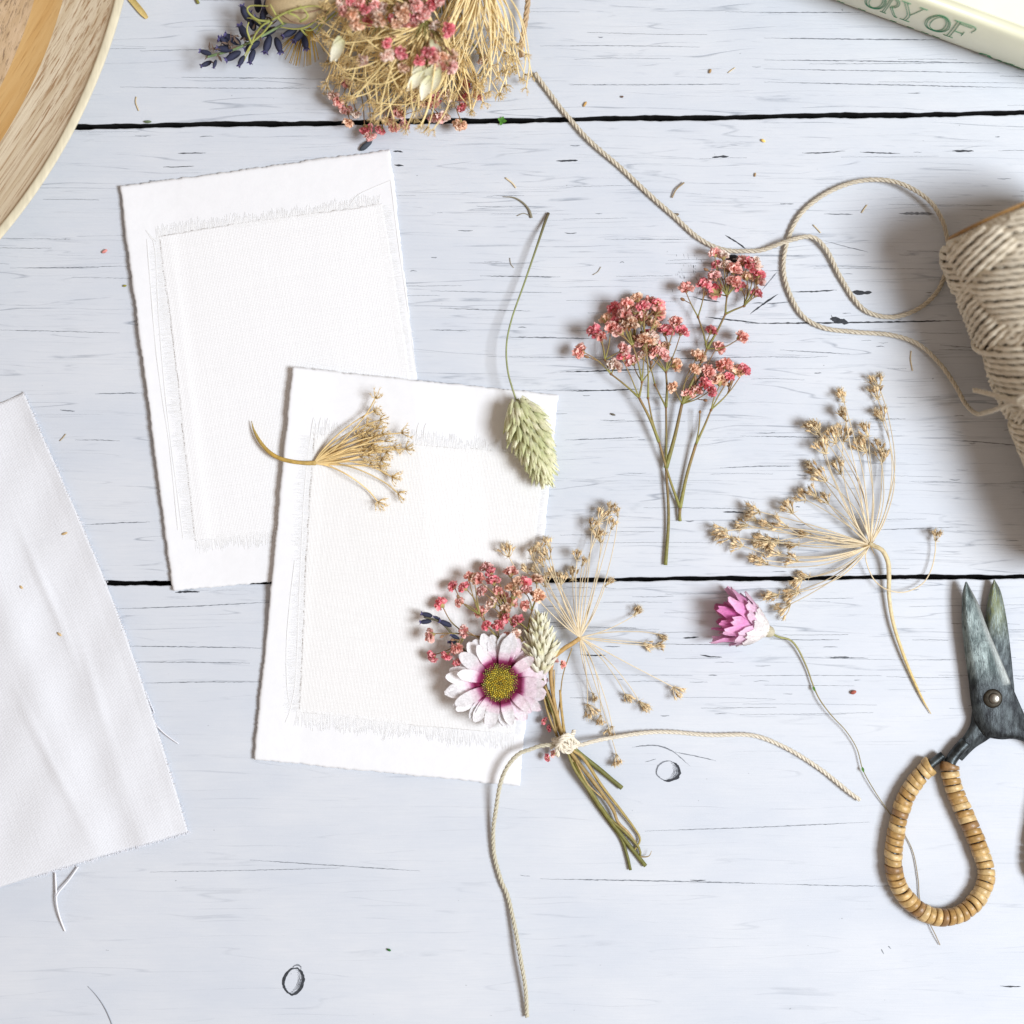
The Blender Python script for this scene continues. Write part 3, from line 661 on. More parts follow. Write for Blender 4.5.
# ------------------------------------------------------------------ plant part library (shared meshes)
GOLD = (.84, .63, .30); STRAW = (.76, .61, .37); PALE = (.74, .62, .42); OLIVE = (.20, .20, .055); BROWN = (.20, .12, .05)
def seed_head(kind):
    mb = MB(); n = R.randint(8, 12)
    for i in range(n):
        sp = R.uniform(.12, .95) if kind != 'star' else R.uniform(.3, 1.5); a = 2.4*i+R.uniform(-.3, .3)
        d = Vector((math.sin(sp)*math.cos(a), math.sin(sp)*math.sin(a), math.cos(sp))); l = R.uniform(4.8, 8.6)
        d2 = (d+Vector((0, 0, .6))).normalized(); e = d*l*.6+d2*l*.4
        col = {'seed': STRAW, 'star': GOLD, 'gold': GOLD}[kind]
        tube(mb, [Vector((0, 0, 0)), d*l*.6, e], [.42, .3, .3], [tuple(c*.8 for c in col), col], 4)
        if kind == 'seed':
            cb = R.choice(((.36, .24, .12), (.56, .41, .23), (.22, .14, .07), (.66, .50, .30), (.60, .45, .26)))
            ellipsoid(mb, e+d2*1.8, d2+rdir()*.25, 2.2, 1.05, cb, 6, 5, 3, .3, tuple(min(1, c*1.5) for c in cb))
            for _ in range(7):
                o = (d2+rdir()*1.0).normalized(); tube(mb, [e+d2*1.2, e+d2*1.5+o*R.uniform(2.6, 4.8)], .17, PALE, 3)
        else:
            for _ in range(4):
                o = (d2+rdir()*1.0).normalized(); tube(mb, [e, e+o*R.uniform(1.5, 3.4)], [.26, .1], col, 3)
    for _ in range(6):
        a = R.uniform(0, 6.28); o = Vector((math.cos(a), math.sin(a), R.uniform(-.3, .6))); tube(mb, [Vector((0, 0, 0)), o*R.uniform(2.5, 5)], [.35, .1], STRAW, 3)
    return mb.mesh('seed_head', M['seed'] if kind == 'seed' else M['fine'])
SEED = [seed_head('seed') for _ in range(7)]; STAR = [seed_head('star') for _ in range(6)]
PINKS = [((.74, .26, .22), (.92, .48, .42), (.94, .68, .60)), ((.78, .42, .26), (.93, .62, .44), (.94, .76, .60)), ((.74, .14, .18), (.92, .28, .33), (.93, .52, .50)),
         ((.82, .50, .40), (.94, .72, .62), (.95, .86, .76)), ((.84, .34, .32), (.94, .56, .52), (.95, .74, .68))]
def blossom(pal, cal=(.42, .34, .14)):
    mb = MB()
    for i in range(5):
        a = i*1.2566; o = Vector((math.cos(a), math.sin(a), 0))
        leaf(mb, o*.6, o*.75+Vector((0, 0, 1)), -o, 6.0, 4.4, [cal, tuple(c*1.25 for c in cal), (.62, .42, .28)], -.5, .5, 4)
    for i in range(30):
        a = 2.4*i; t = (i/30)**.6*1.5+R.uniform(-.1, .1)
        o = Vector((math.cos(a)*math.sin(t), math.sin(a)*math.sin(t), math.cos(t)))
        c = [pal[0], pal[R.choice((0, 1, 1))], pal[R.choice((1, 2))]]
        leaf(mb, Vector((0, 0, 2.4))+o*1.0, (o+rdir()*.28), rdir(), R.uniform(4.0, 5.8), R.uniform(2.8, 4.2), c, R.uniform(-1.2, 1.2), .5, 4, [.4, .8, 1, 1.1, .8], 2.2, 5)
    return mb.mesh('blossom', M['petal'])
BLOS = [blossom(p) for p in (PINKS[0], PINKS[2], PINKS[4], PINKS[3], PINKS[1]) for _ in range(2)]+[blossom(PINKS[2])]+[blossom(PINKS[0]), blossom(PINKS[2]), blossom(PINKS[0]), blossom(PINKS[1])]
def bud_mesh():
    mb = MB(); ellipsoid(mb, (0, 0, 3), (0, 0, 1), 3.4, 2.2, (.26, .17, .07), 7, 6, 5, .15, (.42, .22, .14)); return mb.mesh('bud', M['husk'])
BUD = bud_mesh()
def lav_bud():
    mb = MB(); a, b = (.022, .026, .045), (.055, .06, .12)
    ellipsoid(mb, (0, 0, 5.5), (0, 0, 1), 6.2, 2.7, a, 14, 9, 7, .2, b, .04)
    for i in range(5):
        t = i*1.257; o = Vector((math.cos(t), math.sin(t), 0)); leaf(mb, o*1.2+Vector((0, 0, 10)), o*.6+Vector((0, 0, 1)), -o, 3, 2.4, [b, (.14, .11, .30)], -.4, .3, 3)
    return mb.mesh('lavender_bud', M['husk'])
LAV = [lav_bud() for _ in range(3)]

def canary(mb, base, tip, wid, zc_, n, cols, gl=17, gw=7.5):
    """canary grass head: keeled glumes overlapping along a tapered body; zc_ = centre height"""
    b = W(*base, zc_[0]); t = W(*tip, zc_[1]); axv = (t-b); L = axv.length; d = axv.normalized(); q = d.to_track_quat('Z', 'Y')
    ellipsoid(mb, b+(t-b)*.44, d, L*.40, wid*.28, tuple(c*.7 for c in cols[0]), 12, 8)
    for i in range(n):
        s = (i+.5)/n; a = i*2.39996; s2 = s**.95
        rr = wid*.5*float(np.interp(s2, [0, .12, .35, .6, .85, 1], [.35, .78, 1, .85, .52, .14]))*.62
        o = q @ Vector((math.cos(a), math.sin(a), 0)); p = b+d*(L*(s2*.88))+o*rr
        sp = .85*(1-s*.6)
        dd = (d+o*sp*R.uniform(.7, 1.2)+rdir()*.12)
        k = R.uniform(.8, 1.12)*(1-.25*s); c = R.choice(cols); c2 = R.choice(cols)
        side = dd.cross(o).normalized(); tip_ = p+dd.normalized()*gl*k
        # two boat-shaped glumes pressed together
        for sg in (1, -1):
            cc = [tuple(x*.8 for x in c), c, c2, tuple(min(1, x*1.15) for x in c2)]
            leaf(mb, p+side*sg*gw*.22, dd+side*sg*.10, o+side*sg*.55, gl*k*R.uniform(.92, 1.05), gw*k, cc, -.28, -.9, 6, [.35, .85, 1, .9, .62, .30, .03], .4, 5)

# ------------------------------------------------------------------ canary grass stem on the lower card
g = empty('canary_grass', 530, 420, 'single green canary grass head with a long thin curved stem, on the card corner', 'dried flower')
mb = MB(); tube(mb, spl(PW([(548.5, 213, 2), (545, 222, 5), (538, 243, 12), (524, 284, 14), (512, 318, 17), (506.5, 345, 20), (508, 372, 22), (516, 400, 22)]), 3), [1.5, 1.0, .85, .85, 1.0], [(.12, .09, .05), (.27, .29, .12), (.30, .34, .15), (.34, .36, .18)], 8)
part('stem', mb, M['stem'], g)
mb = MB(); canary(mb, (516, 397), (549, 488), 56, (24, 20), 150, [(.66, .66, .40), (.76, .75, .50), (.82, .80, .58), (.58, .60, .33)], 19, 6.2)
part('grass_head', mb, M['husk'], g)

# ------------------------------------------------------------------ umbels
def umbel(name, th, hub, heads, meshes, col, r=.7, sub=False, bow=.12, sc=1.0, hname='seed_head', ctrl=None):
    """rays from hub, each a part with its seed head as sub-part (or one mesh when sub)"""
    hb = W(*hub); one = MB(); lst = []
    for i, hd in enumerate(heads):
        e = W(*hd[:3]); v = e-hb; L = v.length
        side = Vector((-v.y, v.x, 0)).normalized(); b = R.uniform(-bow, bow)*L
        if len(hd) > 3: b = hd[3]*L
        mid = hb+v*.5+side*b+Vector((0, 0, R.uniform(.02, .10)*L))
        P = spl([hb, hb+v*.2+side*b*.7+Vector((0, 0, 1)), mid, hb+v*.8+side*b*.65, e], 3)
        mb = one if sub else MB(); k = R.uniform(.85, 1.12)
        tube(mb, P, [r*1.25, r*.9, r*.7, r*.8], [tuple(c*k for c in col)]*2, 5)
        d = Vector(P[-1])-Vector(P[-4]); lst.append((e, d, k))
        if not sub:
            ray = part('ray', mb, M['fine'], th); inst(hname, R.choice(meshes), ray, e, d+rdir()*d.length*.35, sc=sc*R.uniform(.85, 1.15))
    if sub:
        um = part(name, one, M['fine'], th)
        for e, d, k in lst: inst(hname, R.choice(meshes), um, e, d+rdir()*d.length*.4, sc=sc*R.uniform(.8, 1.15))
        return um
g = empty('dried_umbel', 870, 560, 'large spreading dried umbel with brown seed heads and a curved straw stem', 'dried flower', 'dried umbel sprigs')
def z8(p): return (700+p[0]/2.927, 370+p[1]/2.927)
hd = []
for i, p in enumerate([(525, 50), (520, 85), (535, 150), (492, 195), (487, 240), (525, 240), (533, 272), (422, 95), (428, 150), (350, 190), (398, 215), (368, 245), (348, 300), (370, 325), (412, 305), (310, 380), (340, 370),
          (375, 390), (272, 420), (175, 415), (140, 455), (210, 460), (255, 460), (90, 490), (80, 470), (125, 515), (230, 500), (325, 480), (290, 510), (235, 540), (180, 555), (285, 560), (300, 610), (320, 605), (290, 650), (230, 658), (265, 685), (405, 195), (420, 210), (345, 180), (165, 440), (205, 500), (200, 570)]):
    x, y = z8(p); right = p[0] > 470
    bw_ = R.uniform(-.22, -.10) if right and i < 3 else R.uniform(-.09, .06) if right else R.uniform(-.10, .10)
    if p[1] > 520: bw_ = R.uniform(.02, .12)
    hd.append((x, y, R.uniform(5, 13), bw_))
umbel('umbel', g, (870, 545, 12), hd, SEED, PALE, .66, sc=1.32)
mb = MB(); tube(mb, spl(PW([(869, 543, 12), (874, 546, 12), (882, 550, 13), (888, 562, 12), (889, 578, 10), (889, 596, 8), (893, 622, 7), (901, 648, 6), (911, 674, 4), (922, 698, 3), (931, 714, 2)]), 3), [2.2, 2.4, 2.0, 1.8, 1.6, 1.3, .35], [(.60, .50, .30), (.70, .59, .36), (.68, .53, .24), (.64, .46, .16)], 8)
part('stem', mb, M['stem'], g)
mb = MB(); tube(mb, spl(PW([(869, 546, 12), (865.5, 556, 11), (869, 570, 9), (876, 582, 9), (888, 590, 13), (905, 592, 9), (922, 584, 7), (931, 570, 7), (935, 553, 7), (935.5, 540, 8)]), 2.5), .62, PALE, 5)
ray = part('ray', mb, M['fine'], g); inst('seed_head', SEED[2], ray, W(935.5, 541, 8), (.05, 1, .15), sc=1.05)
mb = MB()
for _ in range(16):
    a = R.uniform(0, 6.28); o = Vector((math.cos(a), math.sin(a), R.uniform(-.1, .5))); c = W(870, 545, 12); tube(mb, [c, c+o*R.uniform(6, 13)], [.6, .15], (.50, .35, .16), 4)
part('bract', mb, M['fine'], g)

g = empty('dried_umbel', 345, 455, 'small golden dried umbel with a curved stem, lying across the two cards', 'dried flower', 'dried umbel sprigs')
ZB = 9
hd = [(375.5, 398), (373.6, 411), (380, 420), (367, 425.7), (382, 434), (364, 439.6), (373.5, 437), (401.4, 433), (394, 447), (406, 449), (368, 455), (381, 460), (379, 466), (370, 463), (392, 477), (398, 493), (378, 502), (360, 444), (374, 450), (363, 450), (386, 452), (357, 436), (366, 432), (372, 444), (377, 428), (361, 457), (385, 441), (369, 449)]
def tx(x, y):
    return c2h(x, y)
umbel('umbel', g, (314, 463, ZB+4), [(x, y, tx(x, y)+R.uniform(4, 18), (.10 if y > 470 else R.uniform(-.08, .08))) for x, y in hd], STAR, GOLD, .9, sc=1.15, hname='floret_head')
mb = MB(); tube(mb, spl(PW([(251.5, 421, 7), (253.5, 429, 8), (259, 440, 10), (268, 451, 11), (279, 458, 12), (292, 461.5, 13), (305, 463, 13), (316, 463, 13)]), 2.5), [.35, 1.6, 2.0, 2.1, 2.0, 2.4], [(.40, .30, .10), (.50, .32, .07), (.52, .36, .12)], 8)
part('stem', mb, M['stem'], g)

# ------------------------------------------------------------------ gypsophila sprigs
def gyp(th, nodes, edges, flowers, zf, col=(.25, .25, .07), buds=8, r=1.0, pname='stem'):
    """nodes: name -> (x,y,z); edges of main stems; flowers attach to the best node below"""
    stem = MB(); N = {k: W(*v[:3]) for k, v in nodes.items()}
    for a, b, r0, r1 in edges:
        pa, pb = N[a], N[b]; m = (pa+pb)/2+rdir()*((pb-pa).length*.03)
        tube(stem, spl([pa, m, pb], 3), [r0*1.25, r0, (r0+r1)/2, r1], [tuple(c*.95 for c in col), (.24, .15, .07)], 7)
        ellipsoid(stem, pb, pb-pa, 1.9*r, 1.5*r, (.22, .12, .05), 6, 4)
    pts = []
    for fx, fy in flowers:
        z = zf(fx, fy); f = W(fx, fy, z); best = None
        for k, v in N.items():
            d = f-v; 
            if d.length < 6: continue
            dirn = Vector(nodes[k][3:5]) if len(nodes[k]) > 3 else Vector((0, 1))
            al_ = (d.x*dirn.x+d.y*dirn.y)/d.length; cost = d.length*(1.6-al_)
            if al_ > .25 and (best is None or cost < best[0]): best = (cost, v)
        if best is None: best = (0, min(N.values(), key=lambda v: (f-v).length))
        v = best[1]; d = f-v; side = Vector((-d.y, d.x, 0)).normalized()
        m = v+d*.5+side*d.length*R.uniform(-.12, .12)
        P = spl([v, m, f], 3); tube(stem, P, [.8*r, .6*r, .5*r], [tuple(c for c in col), (.30, .16, .09)], 5)
        pts.append((f, d)); 
        if R.random() < .4 and buds:
            o = (d.normalized()+rdir()*.8).normalized()*R.uniform(7, 13); tube(stem, [m, m+o], .42, (.30, .18, .09), 4); pts.append((m+o, o, 'b'))
    so = part(pname, stem, M['stem'], th)
    return so, pts
def put_blossoms(parent, pts, sc=1.0):
    for q in pts:
        d = q[1].normalized()
        if len(q) == 3: inst('bud', BUD, parent, q[0], d, sc=.8*sc)
        else: inst('blossom', R.choice(BLOS), parent, q[0]-d*3, d+rdir()*.45+Vector((0, 0, .25)), sc=sc*R.uniform(1.05, 1.5))
def ll(p, s, ox, oy): return [(ox+x/s, oy+y/s) for x, y in p]
Lc = ll([(165, 450), (295, 350), (260, 305), (335, 235), (395, 150), (490, 115), (570, 75), (610, 135), (670, 100), (725, 110), (450, 310), (555, 200), (460, 200), (500, 260), (420, 240), (370, 290), (700, 170), (650, 220), (690, 270),
         (455, 440), (455, 500), (390, 565), (535, 535), (515, 150), (590, 240), (720, 200), (430, 180), (545, 165)], 7.314, 560, 290)
L2 = ll([(640, 330), (770, 310), (850, 240), (885, 315), (610, 400), (570, 385), (640, 440), (605, 490), (700, 470), (760, 440), (700, 395), (830, 545), (830, 710), (630, 380), (735, 480), (680, 350)], 7.314, 560, 290)
Tc = ll([(330, 440), (545, 180), (610, 200), (560, 265), (610, 265), (680, 300), (545, 355), (470, 405), (565, 450), (740, 250), (795, 260), (780, 350), (870, 330), (850, 370), (855, 480), (740, 425), (690, 400), (515, 745), (640, 290), (820, 255)], 7.314, 640, 230)
Mc = ll([(525, 318), (400, 375), (390, 408), (458, 345), (430, 418), (462, 398), (487, 400), (425, 452), (400, 475), (440, 470), (375, 485), (450, 440)], 2.926, 560, 230)
Mr = ll([(515, 418), (535, 418), (495, 435), (470, 450)], 2.926, 560, 230)
g = empty('gypsophila_sprig', 666, 480, 'pink gypsophila sprig with one long straight stem down to the plank seam', 'dried flower', 'loose pink gypsophila sprigs')
nodes = {'a': (665.5, 565, 3), 'b': (666, 468, 7), 'c': (666, 407, 11), 'd': (666, 372, 16, 0, 1), 'c2': (646, 352, 20, -.2, 1), 'c3': (655, 385, 14, -.3, 1), 'e': (682, 404, 12, 0, 1), 'f': (707, 349, 15, .1, 1), 'h': (725.5, 314, 16, .2, 1), 'h2': (727, 296, 18, 0, 1), 'i': (744, 306, 15, .6, .8), 'k': (698, 317, 13, -.4, 1), 'k0': (705, 345, 13)}
edges = [('a', 'b', 1.6, 1.3), ('b', 'c', 1.2, 1.0), ('c', 'd', 1.3, .9), ('d', 'c2', .9, .7), ('c', 'c3', .9, .7), ('b', 'e', 2.0, 1.5), ('e', 'f', 1.4, 1.1), ('f', 'h', 1.2, 1.0), ('h', 'h2', 1.0, .9), ('h', 'i', 1.0, .8), ('f', 'k', .9, .8)]
so, pts = gyp(g, nodes, edges, Tc+Mc+L2[:13], lambda x, y: 8+R.uniform(0, 14)); put_blossoms(g, pts, 1.0)
g = empty('gypsophila_sprig', 675, 450, 'pink gypsophila sprig forking into a V just above its short stem end', 'dried flower', 'loose pink gypsophila sprigs')
nodes = {'a': (680, 521, 3), 'b': (680, 508, 5), 'c': (659, 442, 11), 'd': (639, 397.5, 17, -.4, 1), 'd2': (642, 382, 20, 0, 1), 'd3': (633, 346, 26, -.1, 1), 'd4': (648, 398, 15, .1, 1), 'd5': (611, 374, 16, -.7, .7), 'd6': (645, 340, 28, .1, 1), 'e': (696, 444, 9), 'f': (711, 410, 12, .3, 1), 'f2': (700, 412, 12, 0, 1), 'j': (605, 360, 16, -.1, 1)}
edges = [('a', 'b', 1.5, 1.8), ('b', 'c', 1.3, 1.1), ('c', 'd', 1.4, 1.3), ('d', 'd2', 1.1, .9), ('d2', 'd3', .9, .8), ('c', 'd4', 1, .8), ('d', 'd5', 1.0, .8), ('d4', 'd6', .9, .7), ('b', 'e', 1.7, 1.5), ('e', 'f', 1.2, .9), ('e', 'f2', .8, .6), ('d5', 'j', .7, .6)]
so, pts = gyp(g, nodes, edges, Lc+L2[13:]+Mr, lambda x, y: 8+R.uniform(0, 24) if x < 670 else 8+R.uniform(0, 8)); put_blossoms(g, pts, 1.04)

# ------------------------------------------------------------------ pink everlasting flower
g = empty('everlasting_flower', 750, 625, 'pink papery everlasting flower with a long wiry stem passing under the scissors', 'dried flower')
mb = MB(); tube(mb, spl(PW([(771, 633, 14), (779, 637, 13), (790, 640, 9), (798, 649, 6), (807, 668, 4), (813, 685, 4), (820, 700, 6), (832, 716, 6), (846, 731, 5), (857, 749, 4), (863, 770, 4), (874, 790, 4), (888, 811, 2), (903, 832, 2), (913, 852, 2), (918, 878, 2), (920, 900, 2), (928, 920, 3), (935, 934, 4), (940, 945, 2)]), 2.5), [1.3, .8, .5, .5, .45, .5, .5], [(.30, .30, .12), (.30, .24, .11), (.26, .22, .11), (.30, .24, .14), (.34, .27, .18)], 6)
part('stem', mb, M['stem'], g)
for i, (x, y, z) in enumerate(((813, 686, 4.5), (862, 767, 4.5))):
    mb = MB(); leaf(mb, W(x, y, z), (.3, -1, .2), (0, 0, 1), 6, 2.6, [(.08, .2, .04), (.12, .25, .05)]); part('leaf', mb, M['husk'], g)
fb = W(770, 632, 15); fd = Vector((-48, 17, 4)).normalized(); fq = fd.to_track_quat('Z', 'Y')
mb = MB(); ellipsoid(mb, fb+fd*2, fd, 7, 6, (.55, .50, .36), 10, 6); part('calyx', mb, M['husk'], g)
mg, pk, wh = (.62, .12, .38), (.82, .46, .66), (.88, .83, .78)
for lay, (n, sp, L, wd, cols) in enumerate(((7, .30, 54, 16, [wh, pk, mg, (.74, .26, .50)]), (10, .62, 54, 17, [wh, (.84, .58, .72), (.72, .28, .54), (.84, .50, .68)]), (10, .92, 42, 17, [wh, (.86, .76, .80), (.82, .52, .70), (.88, .66, .78)]), (13, 1.2, 30, 14, [wh, (.84, .80, .78), (.82, .76, .76)]))):
    for i in range(n):
        a = 6.283*(i+R.uniform(-.25, .25)+.5*lay)/n; o = fq @ Vector((math.cos(a), math.sin(a), 0))
        mb = MB(); leaf(mb, fb+o*4+fd*2, fd+o*sp, -o, L*R.uniform(.88, 1.12), wd*R.uniform(.85, 1.2), cols, .08+.2*sp, .35, 9, [.4, .65, .85, 1, 1, .9, .7, .35], .7, 9, R.uniform(-.08, .1))
        for q in range(len(mb.v)):   # rest on the table
            p = mb.v[q]
            if p[2] < 1.0: mb.v[q] = (p[0], p[1], 1.0+.15*p[2]*0)
        part('petal', mb, M['petal'], g)

# ------------------------------------------------------------------ posy tied with twine
py = empty('posy', 560, 740, 'small dried flower posy with a white and purple daisy, tied with twine', 'posy')
OL = [(.15, .14, .035), (.20, .18, .045), (.14, .14, .035)]; TAN = [(.44, .30, .12), (.34, .24, .09), (.46, .33, .15)]
def pstem(pts, r, col, step=3):
    r = [q*.84 for q in r]; mb = MB(); tube(mb, spl(PW(pts), step), r, col, 12, 5, .22, .02); return part('stem', mb, M['stem'], py)
pstem([(548, 690, 14), (556, 718, 13), (567, 744, 12), (580, 772, 10), (600, 806, 7), (622, 836, 4), (645.5, 866, 3)], [1.8, 2.2, 2.6, 2.8, 2.8, 2.6], OL)
pstem([(552, 700, 9), (562, 735, 8), (576, 766, 6), (592, 797, 4), (608, 820, 3), (621, 838, 3), (627, 855, 3), (630.5, 870, 3)], [1.5, 2, 2.2, 2.2, 2], OL)
pstem([(547, 706, 10), (560, 728, 11), (570, 744, 13), (583, 756, 9), (604, 773, 5), (622, 788, 4)], [1.5, 2.2, 2.8, 2.9, 2.9], [(.17, .17, .04), (.13, .13, .04)])
pstem([(544, 694, 12), (554, 720, 13), (564, 742, 15), (574, 768, 12), (590, 792, 9), (606, 815, 6), (625, 832, 6), (639, 848, 5), (640, 856, 3)], [1.3, 1.6, 2.0, 2.0, 1.6], [(.28, .24, .08), (.25, .22, .07)])
pstem([(545, 686, 18), (555, 712, 17), (566, 744, 17), (578, 762, 13), (596, 785, 10), (612, 808, 8), (618, 822, 7), (628, 832, 6), (636, 843, 4)], [1.6, 2.0, 2.4, 2.6, 2.2, 1.4], TAN)
pstem([(560, 690, 16), (562, 715, 15), (568, 745, 17), (583, 758, 13), (602, 786, 8), (622, 812, 6), (634, 828, 5), (640, 840, 4), (633, 852, 3)], [1.5, 2.0, 2.2, 1.8, 1.3], [(.42, .28, .10), (.32, .26, .09)])
pstem([(549, 672, 14), (553, 700, 13), (563, 738, 14), (574, 757, 14), (587, 783, 10), (605, 800, 8)], [1.0, 1.4, 1.4, .8], TAN)
for k in range(7):
    x = R.uniform(536, 556); pstem([(x, R.uniform(660, 690), R.uniform(10, 22)), (x*.5+281+R.uniform(-3, 3), 712, 16), (564+R.uniform(-5, 5), 742, 14), (573+R.uniform(-5, 6), 762, 12)], [.9, 1.3, 1.4, 1.0], R.choice((OL, TAN)))
pstem([(636, 856, 3), (643, 857, 4), (649, 856, 6), (651.5, 851, 7)], [.8, .8, .3], TAN, 1.5)
# umbel with its own stem
pstem([(580, 638, 22), (573, 643, 22), (562, 650, 22), (553, 660, 21), (551, 680, 20), (556, 710, 17), (565, 742, 17)], [2.8, 3.0, 2.6, 2.2, 2.0, 2.0], [(.50, .32, .12), (.40, .25, .09), (.42, .30, .13)])
pstem([(556, 736, 16), (560, 700, 14), (563, 675, 12), (572, 648, 22)], [.9, .8, .7], [(.3, .2, .08), (.35, .25, .1)])
hd = [(609.5, 513), (618, 517), (599, 522), (611, 529.5), (597, 537), (601, 543), (577, 560), (582, 566), (549.4, 548), (533, 560), (543.6, 567), (561, 585), (573, 580), (555, 578), (545, 587), (509, 557), (527.5, 573), (605, 586), (634, 615.7), (658, 634), (643, 643), (655, 646), (673, 687), (639, 701), (625, 694), (592.5, 693), (587.5, 704), (600.7, 715), (612, 726), (616.5, 754), (538, 574), (549, 560), (540, 552), (592, 530)]
um = umbel('umbel', py, (580, 637.5, 22), [(x, y, R.uniform(8, 20) if y < 600 else R.uniform(5, 10)) for x, y in hd], SEED, PALE, .58, sub=True, bow=.08, sc=1.12)
# gypsophila in the posy
Pg = ll([(275, 235), (335, 245), (350, 190), (400, 205), (440, 150), (470, 165), (420, 265), (475, 220), (495, 265), (565, 178), (575, 250), (600, 280), (215, 335), (305, 320), (165, 480), (170, 590), (235, 585), (335, 462), (445, 440), (475, 340), (420, 375),
         (565, 325), (530, 385), (600, 425), (505, 435), (550, 395), (290, 550), (700, 210), (710, 285), (640, 265), (605, 215), (640, 225), (545, 505), (300, 640), (520, 300), (380, 200), (640, 330), (540, 350), (590, 480)], 5.12, 400, 540)
nodes = {'r': (550, 700, 14), 'a': (535, 662, 18), 'b': (500, 640, 22, -.7, .7), 'c': (508, 618, 26, -.4, 1), 'd': (466, 634, 22, -1, .3), 'e': (528, 630, 24, 0, 1), 'f': (480, 615, 27, -.7, .7), 'g': (512, 600, 30, 0, 1), 'k': (532, 610, 24, .2, 1)}
edges = [('r', 'a', 1.4, 1.2), ('a', 'b', 1.1, .9), ('a', 'c', 1.1, .9), ('b', 'd', .9, .7), ('a', 'e', 1.0, .8), ('b', 'f', .8, .7), ('c', 'g', .8, .7), ('e', 'k', .8, .7)]
so, pts = gyp(py, nodes, edges, Pg, lambda x, y: 14+R.uniform(0, 18), pname='gypsophila')
put_blossoms(so, pts, .92)
for (x, y, z, dx, dy) in ((560, 665, 22, 1, .3), (549, 668, 22, -.3, 1), (554, 663, 24, .3, 1), (552, 728, 9, -1, 0), (550, 757, 9, -1, -.2), (556, 754, 8, -1, .3), (547, 722, 8, -1, .3)): inst('blossom', R.choice(BLOS[:6]), so, W(x, y, z), (dx, dy, .3), sc=.72)
# lavender in the posy
mb = MB(); tube(mb, spl(PW([(424, 617, 22), (440, 622, 22), (452, 634, 22), (462, 648, 20), (490, 672, 14)]), 2), 1.2, [(.10, .09, .06), (.16, .14, .07)], 6); lv = part('lavender', mb, M['stem'], py)
for x, y, dx, dy, s_ in ((428, 616, -1, .25, .95), (427, 621, -1, -.1, .95), (436, 619, -1, .4, .6), (447, 626, -1, .45, 1.1), (455, 639, -.9, .5, .8), (455, 650, -.7, .4, .8), (452, 642, -1, 0, .7)): inst('lavender_bud', R.choice(LAV), lv, W(x+4, y, 21), (dx, dy, .15), sc=s_)
# cream canary grass in the posy
mb = MB(); canary(mb, (541, 675), (540, 612), 40, (22, 26), 74, [(.84, .80, .58), (.88, .84, .66), (.80, .77, .50), (.88, .86, .72)], 16, 6.4); part('grass_head', mb, M['husk'], py)
# daisy
dc = W(499.5, 682.5, 28); dn = Vector((.10, -.06, 1)).normalized(); dq = dn.to_track_quat('Z', 'Y'); dX = dq @ Vector((1, 0, 0)); dY = dq @ Vector((0, 1, 0))
if dX.x < 0: dX, dY = -dX, -dY
dX = Vector((1, 0, -.1)).normalized(); dY = dn.cross(dX)
mb = MB(); V = []; F = []
ellipsoid(mb, dc-dn*2.5, dn, 5, 17, (.20, .18, .03), 24, 8)
for i in range(300):
    t = i/300; rr_ = 18.3*math.sqrt(t); a = i*2.39996; h = 5.5*(1-(rr_/19)**2)-1.6*math.exp(-(rr_/4.2)**2)
    p = dc+dX*rr_*math.cos(a)*1.0+dY*rr_*math.sin(a)*1.06+dn*(h-1)
    c = (.62, .42, .03) if rr_ < 6 else R.choice(((.56, .42, .04), (.74, .56, .06), (.80, .64, .10), (.36, .29, .05)))
    if 14 < rr_: c = R.choice(((.30, .28, .07), (.42, .38, .10), (.22, .15, .05)))
    if rr_ < 2.5: c = (.22, .13, .02)
    ellipsoid(mb, p, dn+(p-dc)*.03+rdir()*.2, R.uniform(1.3, 2.3), R.uniform(.62, .9), tuple(q*.75 for q in c), 5, 4, col2=c)
disc = part('daisy', mb, M['seed'], py)
mag = (.16, .002, .04); lp = (.82, .68, .74); wt = (.82, .80, .81)
for lay, (n, L, w_, zt) in enumerate(((17, 33.5, 14.5, -.08), (16, 34, 14, .03), (9, 30, 12, .16))):
    for i in range(n):
        a = 6.283*(i+.5*lay+R.uniform(-.18, .18))/n; o = dX*math.cos(a)+dY*math.sin(a)*1.0
        ll_ = L*R.uniform(.90, 1.06)*(1+.12*max(0, -math.cos(a)))
        b_ = dc+o*12-dn*(2.5-lay*1.2); tipc = wt if math.cos(a) < .3 else lp
        if math.sin(a) < -.6: ll_ *= .88; 
        mb = MB(); leaf(mb, b_, o+dn*(zt+R.uniform(-.08, .10)), dn, ll_+4, w_*R.uniform(.85, 1.05), [mag]*R.choice((4, 5, 6, 6))+[(.42, .08, .22), (.76, .54, .64), lp, lp, tipc, tipc, tipc, wt, tipc, wt, tipc, tipc], R.uniform(-.25, .35), R.uniform(.1, .35), 14, [.5, .62, .72, .82, .92, 1, 1, .98, .96, .88, .66, .22], .6, 7)
        part('petal', mb, M['petal'], disc)
